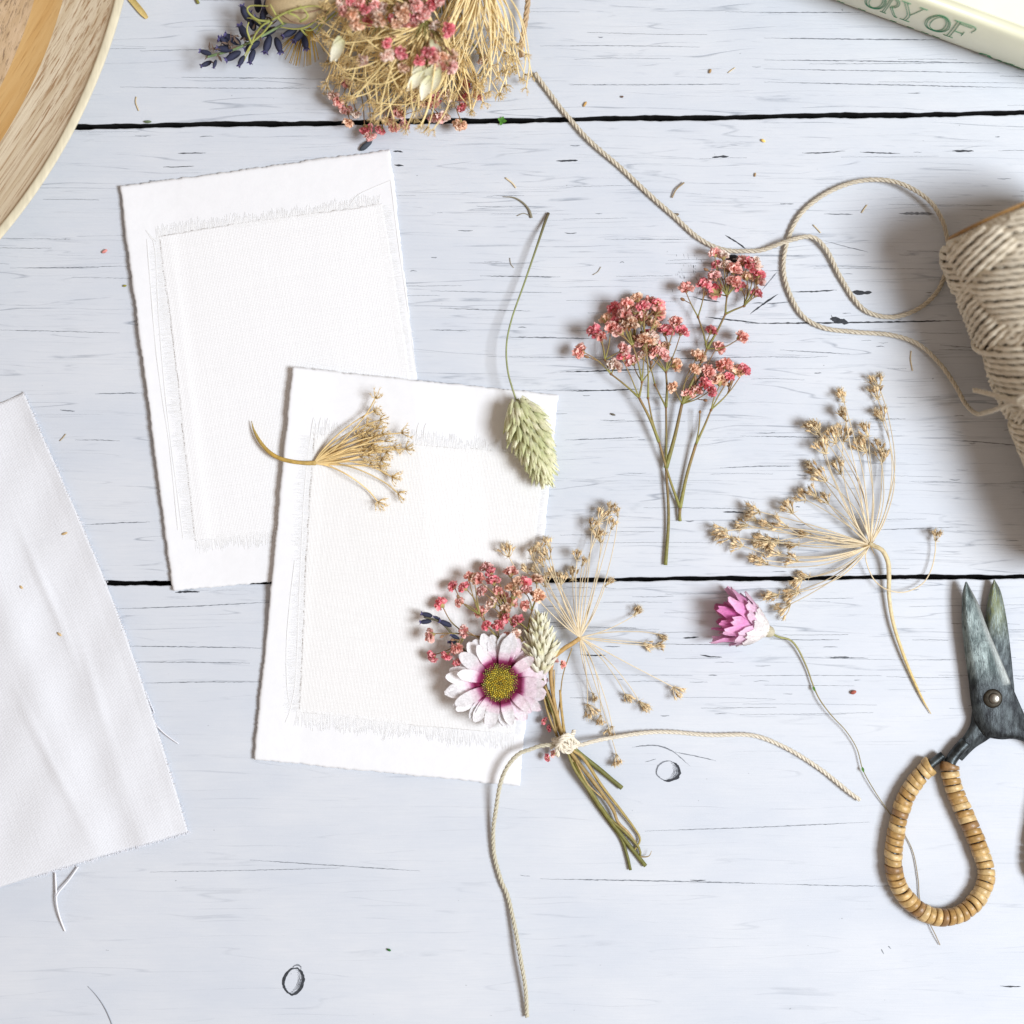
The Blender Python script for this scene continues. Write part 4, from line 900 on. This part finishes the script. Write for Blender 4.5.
# twine round the stems
TC = (.76, .70, .58)
kn = MB(); ka = Vector((.36, -.93, 0)).normalized(); kp = Vector((.93, .36, 0)).normalized(); kc = W(565, 743, 14)
for k, (o, ti, rx) in enumerate(((-4.5, .25, 8.5), (0, -.1, 9), (4, .3, 8.5), (0, .9, 9.5))):
    P = []
    for i in range(33):
        a = 6.283*i/32; P.append(kc+ka*(o+ti*8*math.cos(a))+kp*rx*math.cos(a)+Vector((0, 0, 12.5*math.sin(a)+k*.6)))
    twine(kn, spl(P, 1.3), 2.15, TC)
for pts_ in ([(551, 748, 14), (556, 741, 24), (562, 738, 30), (569, 742, 30), (572, 749, 26), (567, 752, 24), (560, 748, 27), (561, 739, 32), (568, 735, 30), (575, 741, 22), (580, 745, 14)], [(558, 756, 18), (557, 746, 27), (563, 740, 33), (572, 735, 26), (574, 731, 18)]):
    twine(kn, spl(PW(pts_), 1.3), 2.15, TC)
part('twine_knot', kn, M['twine'], py)
mb = MB(); twine(mb, spl(PW([(560, 742, 22), (551, 744.5, 20), (540, 746, 20), (531.6, 749, 20), (518.7, 754, 20), (508, 766, 19), (500.5, 783, 17), (496, 809, 11), (493.2, 832, 6), (494.5, 856, 4), (501, 880, 4), (508, 897, 4), (515, 928, 7), (520.6, 959, 9), (525.5, 989, 8), (527, 1017, 4)]), 1.4), 2.05, (.60, .56, .43)); part('twine_tail', mb, M['twine'], py)
mb = MB(); twine(mb, spl(PW([(570, 744, 22), (580, 745, 18), (595, 741, 14), (610, 738, 10), (643, 733, 6), (670, 732, 4), (709, 735, 4), (749, 735, 4), (772.5, 741.5, 4), (799, 755, 4), (825.6, 773, 4), (849, 792, 5), (860, 800, 4)]), 1.4), 2.05, TC); part('twine_tail', mb, M['twine'], py)

# ------------------------------------------------------------------ scissors
scs = empty('scissors', 994, 740, 'old dark iron scissors with rattan wrapped handle loops', 'scissors')
def slab(outline, z0, z1, zf=None, bev=1.2, ridge=None, tintf=None):
    """blade: closed outline, thickness, bevelled upper edge"""
    n = len(outline); cx = sum(p[0] for p in outline)/n; cy = sum(p[1] for p in outline)/n
    mb = MB(); V = []; C = []
    def ins(i, d):
        a = np.array(outline[i-1]); b = np.array(outline[i]); c = np.array(outline[(i+1) % n]); t = (c-a)/(np.linalg.norm(c-a)+1e-9); nr = np.array((-t[1], t[0]))
        if sgn < 0: nr = -nr
        return b+nr*d
    ar = sum(outline[i][0]*outline[(i+1) % n][1]-outline[(i+1) % n][0]*outline[i][1] for i in range(n)); sgn = 1 if ar > 0 else -1
    for lay, (dd, z) in enumerate(((0, z0), (0, z1-bev*.7), (bev, z1))):
        for i in range(n):
            p = ins(i, dd) if dd else outline[i]; h = z+(zf(p[0], p[1]) if zf else 0); V.append(W(p[0], p[1], h)); C.append(tintf(p[0], p[1]) if tintf else (1, 1, 1))
    F = [tuple(range(n))]+[(l*n+i, l*n+(i+1) % n, (l+1)*n+(i+1) % n, (l+1)*n+i) for l in (0, 1) for i in range(n)]+[tuple(2*n+i for i in range(n))]
    mb.add(V, F, C); return mb
def blade_strip(left, right, z0, z1, rg, tintf, zf=lambda t: 0, m=6):
    """left/right edges sampled tip->heel; cross-section with a raised ridge"""
    Lp = spl([(x, y, 0) for x, y in left], 2); Rp = spl([(x, y, 0) for x, y in right], 2); n = 60
    Lp = np.array(Lp); Rp = np.array(Rp)
    def samp(P, t): return np.array([np.interp(t, np.linspace(0, 1, len(P)), P[:, k]) for k in (0, 1)])
    mb = MB(); V = []; C = []; F = []; cs = [(0, -.0), (.05, .15), (.10, .80), (.3, .95), (.55, 1.0), (.62, .9), (.8, .55), (.97, .15), (1, 0)]
    for i in range(n+1):
        t = i/n; a = samp(Lp, t); b = samp(Rp, t)
        for u, h in cs:
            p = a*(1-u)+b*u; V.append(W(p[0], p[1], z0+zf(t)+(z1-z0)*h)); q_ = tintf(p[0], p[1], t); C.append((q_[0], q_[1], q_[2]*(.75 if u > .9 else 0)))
        for u in (1, 0):
            p = a*(1-u)+b*u; V.append(W(p[0], p[1], z0+zf(t)-.8)); C.append((1, 0, 0))
    k = len(cs)+2
    for i in range(n):
        for j in range(k): F.append((i*k+j, i*k+(j+1) % k, (i+1)*k+(j+1) % k, (i+1)*k+j))
    F.append(tuple(range(k))); F.append(tuple(n*k+j for j in range(k))); mb.add(V, F, C); return mb
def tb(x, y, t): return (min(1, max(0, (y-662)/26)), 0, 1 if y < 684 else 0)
def tb2(x, y, t): return (min(1, max(0, (y-612)/50)), min(1, max(0, (640-y)/40)), 0)
# rear blade (tip at right) with shank running to the left handle
rear = blade_strip([(993.8, 579.5), (990, 590), (986.5, 608), (985, 630), (983, 655), (978, 685), (972, 712), (969.5, 726), (960, 741), (950, 752)],
                   [(994.6, 579.5), (1001, 592), (1006.5, 618), (1010, 645), (1013, 675), (1014, 698), (1005, 722), (990, 738), (975, 748), (962, 761)], 7, 12, .5, tb2)
part('blade', rear, M['blade'], scs, 'rear blade with greenish worn face')
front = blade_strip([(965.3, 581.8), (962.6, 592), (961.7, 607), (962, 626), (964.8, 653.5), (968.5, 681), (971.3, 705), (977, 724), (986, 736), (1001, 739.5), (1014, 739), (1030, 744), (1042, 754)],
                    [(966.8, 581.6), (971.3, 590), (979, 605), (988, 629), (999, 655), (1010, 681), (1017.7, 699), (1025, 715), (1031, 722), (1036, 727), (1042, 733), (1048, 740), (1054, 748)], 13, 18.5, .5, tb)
part('blade', front, M['blade'], scs, 'front blade with pale painted highlight on its ground edge and dark heel')
mb = MB(); c_ = W(993, 698.5, 19)
for r_, z_, h_ in ((9.5, 17.6, 2.0), (5.6, 19.2, 3.2)):
    V = []; F = []; n = 24; prf = [(1, 0), (1, .5), (.82, .85), (.5, 1), (.02, 1.05)]
    for a_, b_ in prf:
        for j in range(n): t = 6.283*j/n; V.append((c_.x+(1.5 if r_ < 6 else 0)+r_*a_*math.cos(t), c_.y+r_*a_*math.sin(t), z_+h_*b_))
    for i in range(4):
        for j in range(n): F.append((i*n+j, i*n+(j+1) % n, (i+1)*n+(j+1) % n, (i+1)*n+j))
    mb.add(V, F)
    if r_ > 6: part('washer', mb, plain('brass_washer', (.05, .042, .03), .45, .4, metal=.7), scs); mb = MB()
part('rivet', mb, plain('steel_rivet', (.30, .28, .24), .35, .35, (.3, .3, .3), .9), scs)
# handles
hp = [(943, 755), (934, 762), (927, 768.5), (916, 781), (906, 797), (899.8, 815), (895.5, 836.7), (893.3, 856), (894.6, 873.5), (901, 890.5), (913.7, 905.5), (928.8, 915), (946, 917.5), (963, 912.5), (977.5, 899), (985.5, 882), (985.8, 868), (980.5, 851.5), (973, 832.4), (963.5, 811), (955, 791.6), (950.5, 775), (950, 763), (957, 752), (966, 742)]
def mirror(p):
    ux, uy = .119, .993; x, y = p[0]-994, p[1]-698; d = x*ux+y*uy; return (994+2*d*ux-x-6, 698+2*d*uy-y)
def handle(pts):
    core = MB(); P = spl([W(x, y, 9.8) for x, y in pts], 1.5); tube(core, P, [4.2, 4.6, 4.6, 4.6, 5.2, 6.2], (1, 1, 1), 10)
    part('handle_rod', core, M['iron'], scs)
    # rattan: overlapping turns
    P_ = np.array([tuple(p) for p in P]); P2, T, N, B = frames(P_); L = np.concatenate([[0], np.cumsum(np.linalg.norm(np.diff(P2, axis=0), axis=1))])
    s0, s1 = 15.0, L[-1]-22; mb = MB(); tw = 6.9; seg = 20; nturn = int((s1-s0)/tw)
    for k in range(nturn):
        a = s0+k*tw; base = R.choice(((.50, .31, .115), (.56, .37, .15), (.61, .43, .20), (.42, .25, .085), (.53, .35, .14))); 
        if R.random() < .06: base = (.30, .17, .07)
        wj = R.uniform(-.6, .6); tilt = 1.7+R.uniform(-.9, .9); rad = 8.9*R.uniform(.95, 1.04)*(1.08 if k in (0, nturn-1) else 1); V = []; F = []; C = []
        rows = [(0, .62), (.04, .92), (.14, 1.0), (.5, 1.0), (.88, .985), (.95, .93), (.98, .62)]
        for i_r, (t, rf) in enumerate(rows):
            for j in range(seg):
                an = 6.283*j/seg; s = a+t*(tw+wj*.8)*.97+tilt*math.cos(an+.6)+wj*.4
                Pc = np.array([np.interp(s, L, P2[:, q]) for q in range(3)]); Nc = np.array([np.interp(s, L, N[:, q]) for q in range(3)]); Bc = np.array([np.interp(s, L, B[:, q]) for q in range(3)])
                V.append(Pc+rad*rf*(Nc*math.cos(an)+Bc*math.sin(an))); C.append(tuple(q*(1+.12*math.sin(j*1.7+k)+.10*((i_r*5+k) % 3-1)) for q in base))
        for i in range(len(rows)-1):
            for j in range(seg): F.append((i*seg+j, i*seg+(j+1) % seg, (i+1)*seg+(j+1) % seg, (i+1)*seg+j))
        mb.add(V, F, C)
    return mb
part('handle_wrap', handle(hp), M['rattan'], scs); part('handle_wrap', handle([mirror(p) for p in hp]), M['rattan'], scs)

# ------------------------------------------------------------------ big bouquet at the top edge
bq = empty('dried_bouquet', 430, 10, 'full dried bouquet of golden umbels, pink gypsophila and lavender at the top edge', 'bouquet')
hub1 = (432, 22, 72); hd = []
for i in range(120):
    a = math.radians(R.uniform(150, 275)); r_ = R.uniform(62, 116)*(1-.12*max(0, math.sin(a)))*(1 if a < math.radians(250) else 1.0)
    hd.append((hub1[0]+r_*math.cos(a), hub1[1]-r_*math.sin(a)*.98, R.uniform(30, 80), R.gauss(0, .2)))
umbel('umbel', bq, hub1, hd, STAR, (.93, .74, .36), .85, sub=True, sc=.85, hname='floret_head')
hub2 = (478, -30, 58); hd = []
for i in range(95):
    a = math.radians(R.uniform(232, 300)); r_ = R.uniform(70, 128)
    hd.append((hub2[0]+r_*math.cos(a), hub2[1]-r_*math.sin(a), R.uniform(10, 56), R.uniform(-.12, .18)))
umbel('umbel', bq, hub2, hd, STAR, (.93, .76, .42), .85, sub=True, sc=.8, hname='floret_head')
hub3 = (385, -25, 52); hd = [(hub3[0]+R.uniform(-60, 70), hub3[1]+R.uniform(50, 115), R.uniform(8, 40), R.uniform(-.15, .15)) for _ in range(55)]
umbel('umbel', bq, hub3, hd, STAR, (.90, .71, .36), .85, sub=True, sc=.9, hname='floret_head')
hub4 = (455, 45, 40); hd = [(hub4[0]+R.uniform(-75, 30), hub4[1]+R.uniform(30, 68), R.uniform(8, 34), R.uniform(-.2, .2)) for _ in range(50)]
umbel('umbel', bq, hub4, hd, STAR, (.90, .71, .35), .85, sub=True, sc=.85, hname='floret_head')
BQ = ll([(265, 35), (215, 60), (315, 60), (240, 95), (190, 45), (175, 20), (205, 10), (385, 80), (440, 100), (470, 95), (520, 40), (575, 5), (500, 60), (430, 60), (610, 125), (350, 180), (350, 220), (420, 215), (485, 250), (525, 205), (560, 215), (590, 235),
         (425, 270), (525, 295), (570, 270), (610, 280), (620, 230), (185, 335), (130, 385), (165, 410), (185, 440), (205, 500), (265, 520), (290, 550), (335, 530), (380, 520), (440, 510), (360, 490), (230, 460), (550, 385), (510, 415), (545, 415), (610, 385),
         (655, 440), (600, 470), (550, 470), (580, 480), (660, 500), (735, 395), (665, 390), (690, 345), (740, 240), (680, 160), (415, 460), (470, 400), (255, 250), (410, 30), (460, 15), (540, 20), (480, 25), (545, 100), (285, 80), (330, 85), (395, 95), (540, 240), (600, 210), (455, 75), (300, 25), (240, 20), (350, 40)], 4.096, 300, 0)
hi = [f for f in BQ if f[1] < 76 and f[0] < 458]; lo = [f for f in BQ if not (f[1] < 76 and f[0] < 458)]
def bnode(x, y, z): return (x, y, z, 0, -1)
nodes = {'r': bnode(420, -70, 40), 'a': bnode(360, -8, 62), 'b': bnode(405, -5, 66), 'c': bnode(425, 20, 74), 'd': bnode(380, 22, 66)}
so, pts = gyp(bq, nodes, [('r', 'a', 1.3, 1), ('r', 'b', 1.3, 1), ('b', 'c', 1.1, .9), ('a', 'd', 1, .8)], hi, lambda x, y: R.uniform(68, 88), buds=4, pname='gypsophila'); put_blossoms(so, pts, .92)
nodes = {'r': bnode(430, -70, 25), 'a': bnode(370, 40, 24), 'b': bnode(400, 70, 20), 'c': bnode(450, 60, 22), 'd': bnode(470, 40, 24), 'e': bnode(350, 70, 18), 'f': bnode(420, 95, 16), 'g': bnode(487, 62, 20)}
so, pts = gyp(bq, nodes, [('r', 'a', 1.3, 1), ('a', 'b', 1.2, 1), ('r', 'c', 1.3, 1), ('r', 'd', 1, .8), ('a', 'e', 1, .8), ('c', 'f', 1, .8), ('d', 'g', .9, .7)], lo, lambda x, y: R.uniform(10, 26), buds=6, pname='gypsophila'); put_blossoms(so, pts, .92)
mb = MB()
for (bx, by, tx_, ty) in ((424, 72, 400, 98), (430, 76, 420, 104), (432, 68, 410, 100), (440, 70, 428, 96), (425, 66, 404, 92), (436, 60, 436, 88), (420, 62, 416, 84), (430, 40, 440, 62), (344, 40, 330, 62), (340, 36, 336, 58)):
    mb = MB(); leaf(mb, W(bx, by, 82), W(tx_, ty, 74)-W(bx, by, 82), (0, 0, 1), 25, 11, [(.62, .60, .34), (.80, .78, .62), (.84, .80, .66)], -.2, .5, 6); part('bract', mb, M['husk'], bq)
# nigella pod with thready green bracts
mb = MB(); ellipsoid(mb, W(302, 2, 44), (1, .12, 0), 36, 21, (.56, .42, .24), 40, 20, 5, .10, (.60, .50, .30), .01); pod = part('seed_pod', mb, M['husk'], bq)
mb = MB()
for k in range(5): 
    P = [W(268+i*7.5, 2+math.sin(i/9*3.14)*(-22+k*11), 44+19.5*math.sin(i/9*3.14)) for i in range(10)]; tube(mb, P, .7, (.34, .20, .14), 4)
part('pod_seam', mb, M['husk'], pod)
mb = MB(); LG = [(.30, .32, .09), (.46, .46, .14)]
for pts_ in ([(270, 21, 50), (262, 26, 48), (255, 35, 40), (250, 48, 30), (244, 61, 24)], [(252, 45, 34), (247, 30, 38), (249, 22, 40)], [(272, 20, 62), (285, 13, 66), (300, 8, 68), (315, 6, 66), (324, 9, 60)], [(288, 13, 67), (296, 16, 66), (300, 20, 62)], [(270, 21, 50), (258, 20, 52), (248, 12, 50), (250, 6, 48), (268, 6, 58)],
              [(272, 22, 48), (262, 34, 40), (253, 42, 34), (243, 58, 26)], [(324, 12, 50), (310, 25, 44), (296, 29, 38), (280, 27, 34)], [(324, 14, 48), (322, 24, 40), (316, 34, 32)], [(300, 22, 60), (308, 16, 64), (300, 5, 68)], [(262, 25, 44), (254, 19, 44), (247, 18, 40)], [(300, 28, 40), (305, 34, 34), (308, 36, 28)], [(283, 24, 50), (276, 15, 60), (270, 4, 62)],
              [(330, 10, 50), (322, 20, 44), (312, 30, 38), (302, 29, 36)], [(345, 5, 44), (330, 18, 40), (318, 28, 34)]):
    tube(mb, spl(PW(pts_), 2), [1.2, 1.0, .5], LG, 5)
part('pod_bract', mb, M['fine'], pod)
mb = MB(); 
for _ in range(26):
    a = math.radians(R.uniform(200, 330)); tube(mb, spl(PW([(310, 28, 22), (305+14*math.cos(a), 34-14*math.sin(a)*.5, 20), (302+26*math.cos(a), 36-34*math.sin(a)*.9, 12)]), 3), [.8, .3], (.50, .32, .06), 4)
part('dried_tuft', mb, M['fine'], bq)
# lavender
mb = MB(); tube(mb, spl(PW([(206, 57, 14), (222, 53, 18), (240, 47, 24), (262, 36, 28), (290, 20, 28), (330, -5, 28)]), 2), 1.4, [(.20, .30, .14), (.22, .26, .12)], 6); lv = part('lavender', mb, M['stem'], bq)
for x, y, dx, dy, s_ in ((207, 54, -1, .3, 1.0), (207, 62, -1, -.5, .95), (212, 60, -.3, -1, .7), (236, 44, -.9, .5, 1.5), (232, 42, -.8, .1, 1.5), (228, 50, -1, .1, 1.3), (236, 52, -.9, -.5, 1.4), (240, 56, -.4, -.8, 1.0), (244, 40, -.5, .9, 1.5), (250, 30, -.3, 1, 1.6), (243, 20, -.35, 1, 1.3),
                          (255, 42, -.7, -.4, 1.4), (250, 50, -.3, -1, 1.2), (262, 28, -.7, .6, 1.4), (266, 36, -.3, -1, 1.5), (272, 28, -.9, -.5, 1.4), (258, 22, .2, 1, 1.2), (300, 36, .2, -1, 1.3), (272, 38, .3, -.9, 1.4), (292, 30, -.9, -.5, 1.3), (300, 30, -.7, -.9, 1.4), (224, 46, -.7, .8, 1.0), (254, 12, 0, 1, 1.4), (262, 14, .2, 1, 1.5)):
    inst('lavender_bud', R.choice(LAV), lv, W(x+4, y, R.uniform(18, 34)), (dx, dy, R.uniform(-.1, .4)), sc=s_*1.0)
mb = MB()
for _ in range(50):
    a = R.uniform(0, 6.28); x = R.uniform(208, 275); y = 57-(x-206)*.5+R.uniform(-7, 7); p = W(x, y, R.uniform(20, 34)); o = Vector((math.cos(a), math.sin(a), R.uniform(-.2, .5)))
    leaf(mb, p, o, (0, 0, 1), R.uniform(4, 9), R.uniform(1.2, 2.6), [(.14, .10, .07), (.20, .13, .10)], .3, .3, 3)
part('bract', mb, M['husk'], lv)
for (x, y, s_) in ((352, 30, 1), (346, 20, 1)): pass
mb = MB(); twine(mb, spl(PW([(531, -40, 30), (529, -10, 24), (527, 10, 20), (524, 30, 17), (521, 48, 13), (522, 57, 10)]), 1.4), 2.7, (.50, .36, .22)); part('twine_tail', mb, M['twine'], bq)
mb = MB()
for k in range(26):
    x = 425+R.uniform(-30, 30); tube(mb, spl(PW([(x+R.uniform(-10, 10), R.uniform(-20, 20), R.uniform(20, 45)), (430+(x-430)*.6, -60, 30), (440+(x-430)*.15, -140, 25), (450+(430-x)*.4, -260, 18)]), 6), [.8, 1.4, 1.6], R.choice((OL, TAN)), 6)
part('stem', mb, M['stem'], bq)
mb = MB()
for k in range(4):
    P = [W(440, -140, 25)+Vector((16*math.cos(6.283*i/24), -4+k*4.5, 16*math.sin(6.283*i/24))) for i in range(25)]; twine(mb, spl(P, 1.6), 2.6, (.6, .5, .36))
part('twine_binding', mb, M['twine'], bq)

# ------------------------------------------------------------------ crumbs and stray bits
def bit(name, label, cat, pts, r, col, mat='fine', group='stray plant bits on the table'):
    mb = MB(); tube(mb, spl([Vector((x-512, 512-y, z)) for x, y, z in pts], 1.5), r, col, 6)
    return single(name, mb, M[mat], pts[0][0], pts[0][1], label, cat, group)
def lump(name, label, cat, x, y, l, w, ang, col, mat='seed', z=1.0, group='stray plant bits on the table'):
    mb = MB(); a = math.radians(ang); ellipsoid(mb, Vector((x-512, 512-y, z+w*.5)), (math.cos(a), math.sin(a), .05), l, w, col, 9, 7, 3, .2, tuple(min(1, c*1.5) for c in col), .12)
    return single(name, mb, M[mat], x, y, label, cat, group)
lump('lavender_bud', 'dark lavender bud beside the top edge of the upper card', 'flower bud', 366, 146, 8, 3.2, 38, (.05, .06, .075), 'husk')
mb = MB()
for a in (0, 1.3, 2.6, 4.4): leaf(mb, Vector((502-512, 512-121.5, 2)), (math.cos(a), math.sin(a), .1), (0, 0, 1), 5, 3.6, [(.07, .22, .03), (.12, .34, .04)], .3, .3, 4)
single('leaf_scrap', mb, M['petal'], 502, 121, 'bright green leaf scrap lying on the upper plank seam', 'leaf scrap')
mb = MB(); leaf(mb, Vector((131-512, 513, 1.5)), (16, -19, 0), (0, 0, 1), 26, 6, [(.50, .38, .14), (.66, .50, .2)], .05, .5, 6, [1, 1, 1, 1, .9, .5]); single('straw_strip', mb, M['husk'], 140, 8, 'flat yellow straw strip at the top edge beside the bowl', 'straw')
bit('stem_tip', 'short olive stem tip at the top edge left of the lavender', 'stem piece', [(194, -8, 2), (197, 0, 2), (199, 4, 2)], [1.8, 1.5], (.25, .24, .06))
bit('straw_bit', 'tiny curved straw bit on the top plank near the bowl', 'straw', [(136.5, 97, 1), (136, 103, 1), (139, 111, 1)], .6, STRAW)
lump('leaf_crumb', 'green crumb at the seam right of the bowl', 'crumb', 148, 122, 4, 1.5, 0, (.10, .13, .07))
lump('petal_crumb', 'tiny pink petal crumb between the bowl and the upper card', 'crumb', 105, 251.5, 3.2, 1.8, 30, (.75, .30, .27), 'petal')
lump('leaf_crumb', 'yellow green crumb touching the left edge of the upper card', 'crumb', 125, 286, 2, 1.2, 10, (.22, .2, .02))
lump('seed', 'tan seed above the seam right of the bouquet', 'seed', 585, 104.5, 3, 1.3, 60, (.40, .24, .08)); lump('seed', 'dark seed above the seam near the twine end', 'seed', 622, 97, 1.5, 1.1, 0, (.12, .07, .05))
lump('seed', 'brown seed on the top plank left of the book', 'seed', 710, 71.5, 2.4, 1.3, 70, (.35, .22, .10)); bit('straw_bit', 'short straw bit on the top plank left of the book', 'straw', [(728, 73, 1), (732, 70, 1), (735, 68, 1)], .45, STRAW)
bit('straw_bit', 'small straight straw bit above the curved twig', 'straw', [(505.5, 178, 1), (512, 183, 1), (516, 188, 1)], .8, PALE); bit('twig', 'curved grey twig above the canary grass stem', 'twig', [(503, 197, 1), (514, 198, 2), (523, 203, 2), (529, 210, 1.5), (531.5, 218, 1)], [.35, .8, .9, 1.5], (.28, .25, .17))
bit('twig', 'fine short twig beside the foot of the curved grey twig', 'twig', [(517, 216, 1), (524, 213.5, 1), (530, 216, 1)], .4, (.3, .27, .2))
bit('straw_bit', 'bent straw bit touching the twine in the middle of its run', 'straw', [(684, 183, 3), (676, 190, 3), (672, 198, 2)], .8, (.40, .30, .17)); lump('seed_husk', 'dark husk tucked against the diagonal twine', 'husk', 675, 215, 4, 1.8, 10, (.13, .10, .07))
bit('straw_bit', 'straw bit inside the big twine loop, near its top', 'straw', [(867, 205, 1), (864, 209, 1), (861.5, 213, 1)], .6, STRAW); bit('straw_bit', 'pale straw bit inside the twine loop, near its left side', 'straw', [(813, 225, 1), (817, 229, 1), (820.5, 233, 1)], .6, PALE)
bit('straw_bit', 'thin upright straw bit between the umbel and the spool', 'straw', [(911, 351, 1), (910.5, 360, 1), (912.5, 371, 1)], .55, STRAW)
lump('seed', 'tiny dark seed on the plank left of the gypsophila stems', 'seed', 613, 414.5, 2.6, 1.2, -20, (.10, .09, .07)); lump('petal_crumb', 'dark red crumb between the everlasting flower and the umbel stem', 'crumb', 853, 692, 3.2, 2.2, 20, (.26, .07, .05))
lump('leaf_crumb', 'tiny green crumb on the lowest plank left of the hanging twine', 'crumb', 389, 949.5, 2.2, 1.4, -20, (.03, .12, .03)); lump('straw_crumb', 'yellow crumb below the middle of the upper plank seam', 'crumb', 763, 141, 2.5, 1.6, -30, (.66, .46, .14))
lump('seed', 'small brown seed on the middle plank right of the yellow crumb', 'seed', 755, 175, 2.2, .9, 80, (.34, .22, .10))
for (x, y, l, an, lb) in ((65.5, 533.5, 3.2, 20, 'straw crumb on the cotton offcut, topmost of three'), (22.5, 587, 2.2, -50, 'straw crumb on the cotton offcut nearest the left edge'), (60, 634, 2.8, -40, 'straw crumb on the cotton offcut, lowest of three')):
    zz = min(scrap.v[:131*161], key=lambda p: (p[0]-x+512)**2+(p[1]-512+y)**2)[2]
    lump('straw_crumb', lb, 'crumb', x, y, l, 1.3, an, (.45, .32, .16), z=zz+.1, group='crumbs on the cotton offcut')
bit('loose_fibre', 'fine grey hair like fibre at the bottom left', 'fibre', [(88, 986, .8), (97, 996, .8), (105, 1008, .8), (112, 1024, .8), (116, 1040, .8)], [.2, .5, .5], (.30, .32, .36))
bit('twig', 'tiny bent fibre under the canary grass stem tip', 'twig', [(510, 258, 1), (511, 264, 1), (514, 268, 1)], .35, (.45, .42, .35))
bit('straw_bit', 'fine straw bit left of the diagonal twine bend', 'straw', [(601, 267, 1), (598, 272, 1), (593, 275, 1)], .4, (.5, .47, .4))
bit('straw_bit', 'short straw bit on the middle plank left of the upper card', 'straw', [(66, 434, 1), (63, 438, 1), (60, 441, 1)], .5, (.5, .4, .25))
